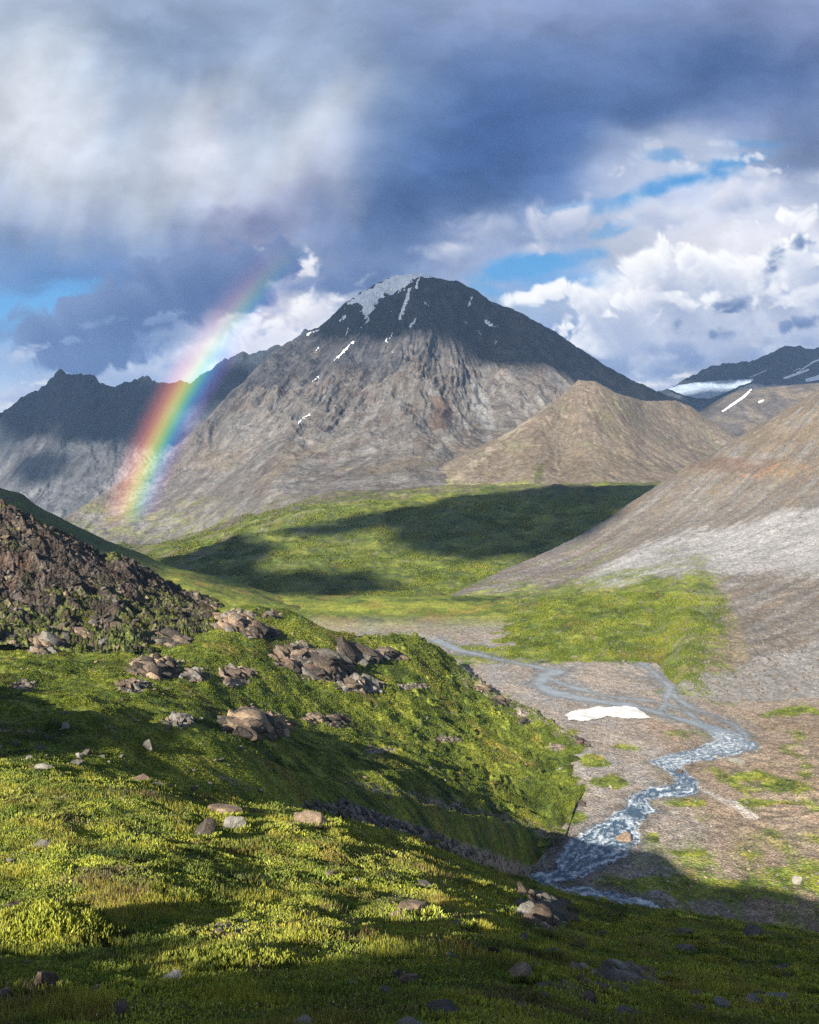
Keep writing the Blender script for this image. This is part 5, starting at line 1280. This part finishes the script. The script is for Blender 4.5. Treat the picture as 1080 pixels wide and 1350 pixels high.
# the leafy dwarf shrub on the left, and low cushions of the same plant
def shrub(px, py, rx, ry, hgt, n, label, seed):
    rs = np.random.RandomState(seed); p0 = fg.hit(px, py)
    r = np.sqrt(rs.rand(n)); a = rs.uniform(0, 6.28, n); lv = rs.rand(n)**.6
    x = p0[0]+rx*r*np.cos(a)*(1-.25*lv); y = p0[1]+ry*r*np.sin(a)*(1-.25*lv)
    g = np.array([fg.hit(CX+xx/yy*F, 0)[2]*0 for xx, yy in zip(x[:1], y[:1])])
    sl = (fg.hit(px, py-25)-fg.hit(px, py+25)); k = sl[2]/sl[1]
    z = p0[2]+(y-p0[1])*k+hgt*lv*np.sqrt(np.clip(1-r**2, 0, 1))*(1+.35*fbm(x*2.6, y*2.6, 2, seed))
    P = np.stack([x, y, z], -1)-p0
    c = heathcol(x, y, rs)*.6+np.array((.24, .25, .035))*.5*rs.uniform(.6, 1.3, n)[:, None]
    L = rs.uniform(.045, .085, n)
    P[:, 2] += .05*fbm(x/.16, y/.16, 2, seed+3)
    o = leaves('shrub', P, rs, L, L*rs.uniform(.22, .36, n), .38, c, label=label, category='shrub'); o.location = p0
    # twigs
    m = 160; aa = rs.uniform(0, 6.28, m); rr = np.sqrt(rs.rand(m))*.8
    b = np.stack([rx*rr*np.cos(aa), ry*rr*np.sin(aa), ry*rr*np.sin(aa)*k-.02], -1)
    t = b+np.stack([rs.normal(size=m)*.06, rs.normal(size=m)*.06, hgt*np.sqrt(1-rr**2)*.85], -1)
    w = np.array((.006, 0, 0))
    V = np.stack([b-w, b+w, t+w*.3, b+np.array((0, .007, 0))], 1).reshape(-1, 3); q = np.arange(m)*4
    T = np.concatenate([np.stack([q, q+1, q+2], 1), np.stack([q+1, q+3, q+2], 1), np.stack([q+3, q, q+2], 1)])
    new_obj('twigs', mesh_from('twigs', V, T, 3, base(V[:, 0], (.10, .07, .045))), M_LEAF, parent=o)
shrub(58, 1232, 1.0, .8, .30, 11000, 'leafy yellow green dwarf shrub half in sun at the left edge', 961)
shrub(412, 1238, .45, .36, .14, 2500, 'bright low cushion of leaves around a reddish stone in the lit grass', 962)
shrub(300, 1268, .9, .5, .08, 3000, 'dim leafy cushion in the shade below the lit grass', 963)

# tussocks and creeping willow on the farther ground: leaf clumps a pixel or two high
def turf(name, land, n, seed, weight, k, s, label):
    rs = np.random.RandomState(seed)
    P = land.nearest(n, rs, weight); x, y = P[:, 0], P[:, 1]
    L = rs.uniform(.6, 1.5, n)*k*np.clip(y/150, .5, 8)
    P[:, 2] -= L*.15
    c = grasscol(x, y, s, seed, .1); c = mixc(c, GG, np.full(n, .35)); c = mixc(c, GD, .5*(rs.rand(n) < .3))*rs.uniform(.75, 1.3, n)[:, None]*1.1
    leaves(name, P, rs, L, L*rs.uniform(.6, 1.0, n), .6, c, kind='stuff', label=label, category='grass')
turf('hillside_turf', chill, 130000, 61, lambda X, Y, Z, PX, PY: (PX > -20)*(PX < 790)*(outmask(PX, PY, X, Y)[0] < .2)*sstep(-.5, .2, fbm(X/5, Y/5, 3, 971)), .24, 22, 'tussocks and creeping willow on the green hillside')
turf('shoulder_turf', shoulder, 40000, 45, lambda X, Y, Z, PX, PY: (PX > -20)*(PX < 745)*(gully_mask(X, Y, PX, PY) < .2), .22, 12, 'tussocks on the shaded shoulder')
turf('meadow_turf', scree, 50000, 136, lambda X, Y, Z, PX, PY: (PX > 480)*(PX < 960)*(PY > 760)*sstep(990, 900, PX+.3*(PY-800))*sstep(-.3, .3, fbm(X/15, Y/15, 3, 972))*(PY > np.interp(PX, [480, 640, 700, 800, 960], [800, 796, 790, 780, 790])), .26, 34, 'low willow scrub on the green apron below the scree')
turf('crag_turf', crag, 9000, 62, lambda X, Y, Z, PX, PY: (PX > -20)*sstep(745, 825, PY)*sstep(.0, .4, fbm(X/9, Y/9, 3, 974)), .17, 14, 'grass and low shrubs breaking into the foot of the dark crag')
turf('spur_turf', spur, 70000, 147, lambda X, Y, Z, PX, PY: (PX > 150)*(PX < 880)*sstep(-.1, .35, fbm(X/45, Y/45, 4, 975))*sstep(650, 675, PY), .26, 60, 'dark willow thickets spread over the green spur')
# ---------------------------------------------------------------- camera, sun, sky light
cam = bpy.data.cameras.new('camera'); co = bpy.data.objects.new('camera', cam); COL.objects.link(co)
co.rotation_euler = (R(90), 0, 0)
cam.sensor_fit = 'VERTICAL'; cam.sensor_height = 24; cam.sensor_width = 24; cam.lens = 24*F/1350
cam.shift_y = -(675-HY)/1350
cam.clip_start = .1; cam.clip_end = 120000
scene.camera = co
sl = bpy.data.lights.new('sun', 'SUN'); so = bpy.data.objects.new('sun', sl); COL.objects.link(so)
from mathutils import Vector
so.rotation_euler = Vector(SUN).to_track_quat('Z', 'Y').to_euler()
sl.energy = 5.0; sl.angle = R(.6); sl.color = (1.0, .90, .74)
w = bpy.data.worlds.new('World'); scene.world = w; w.use_nodes = True
sk = w.node_tree.nodes.new('ShaderNodeTexSky'); sk.sky_type = 'NISHITA'; sk.sun_disc = False
sk.sun_elevation = R(SUN_EL); sk.sun_rotation = R(180+SUN_AZ)
bg = w.node_tree.nodes['Background']; bg.inputs['Strength'].default_value = .05
w.node_tree.links.new(sk.outputs[0], bg.inputs[0])
scene.view_settings.view_transform = 'Standard'; scene.view_settings.look = 'None'
scene.view_settings.exposure = EXPO; scene.view_settings.gamma = 1
scene.cycles.use_denoising = False; scene.cycles.use_adaptive_sampling = False
scene.cycles.max_bounces = 5; scene.cycles.diffuse_bounces = 3; scene.cycles.volume_bounces = 1; scene.cycles.transparent_max_bounces = 12
scene.render.use_motion_blur = False
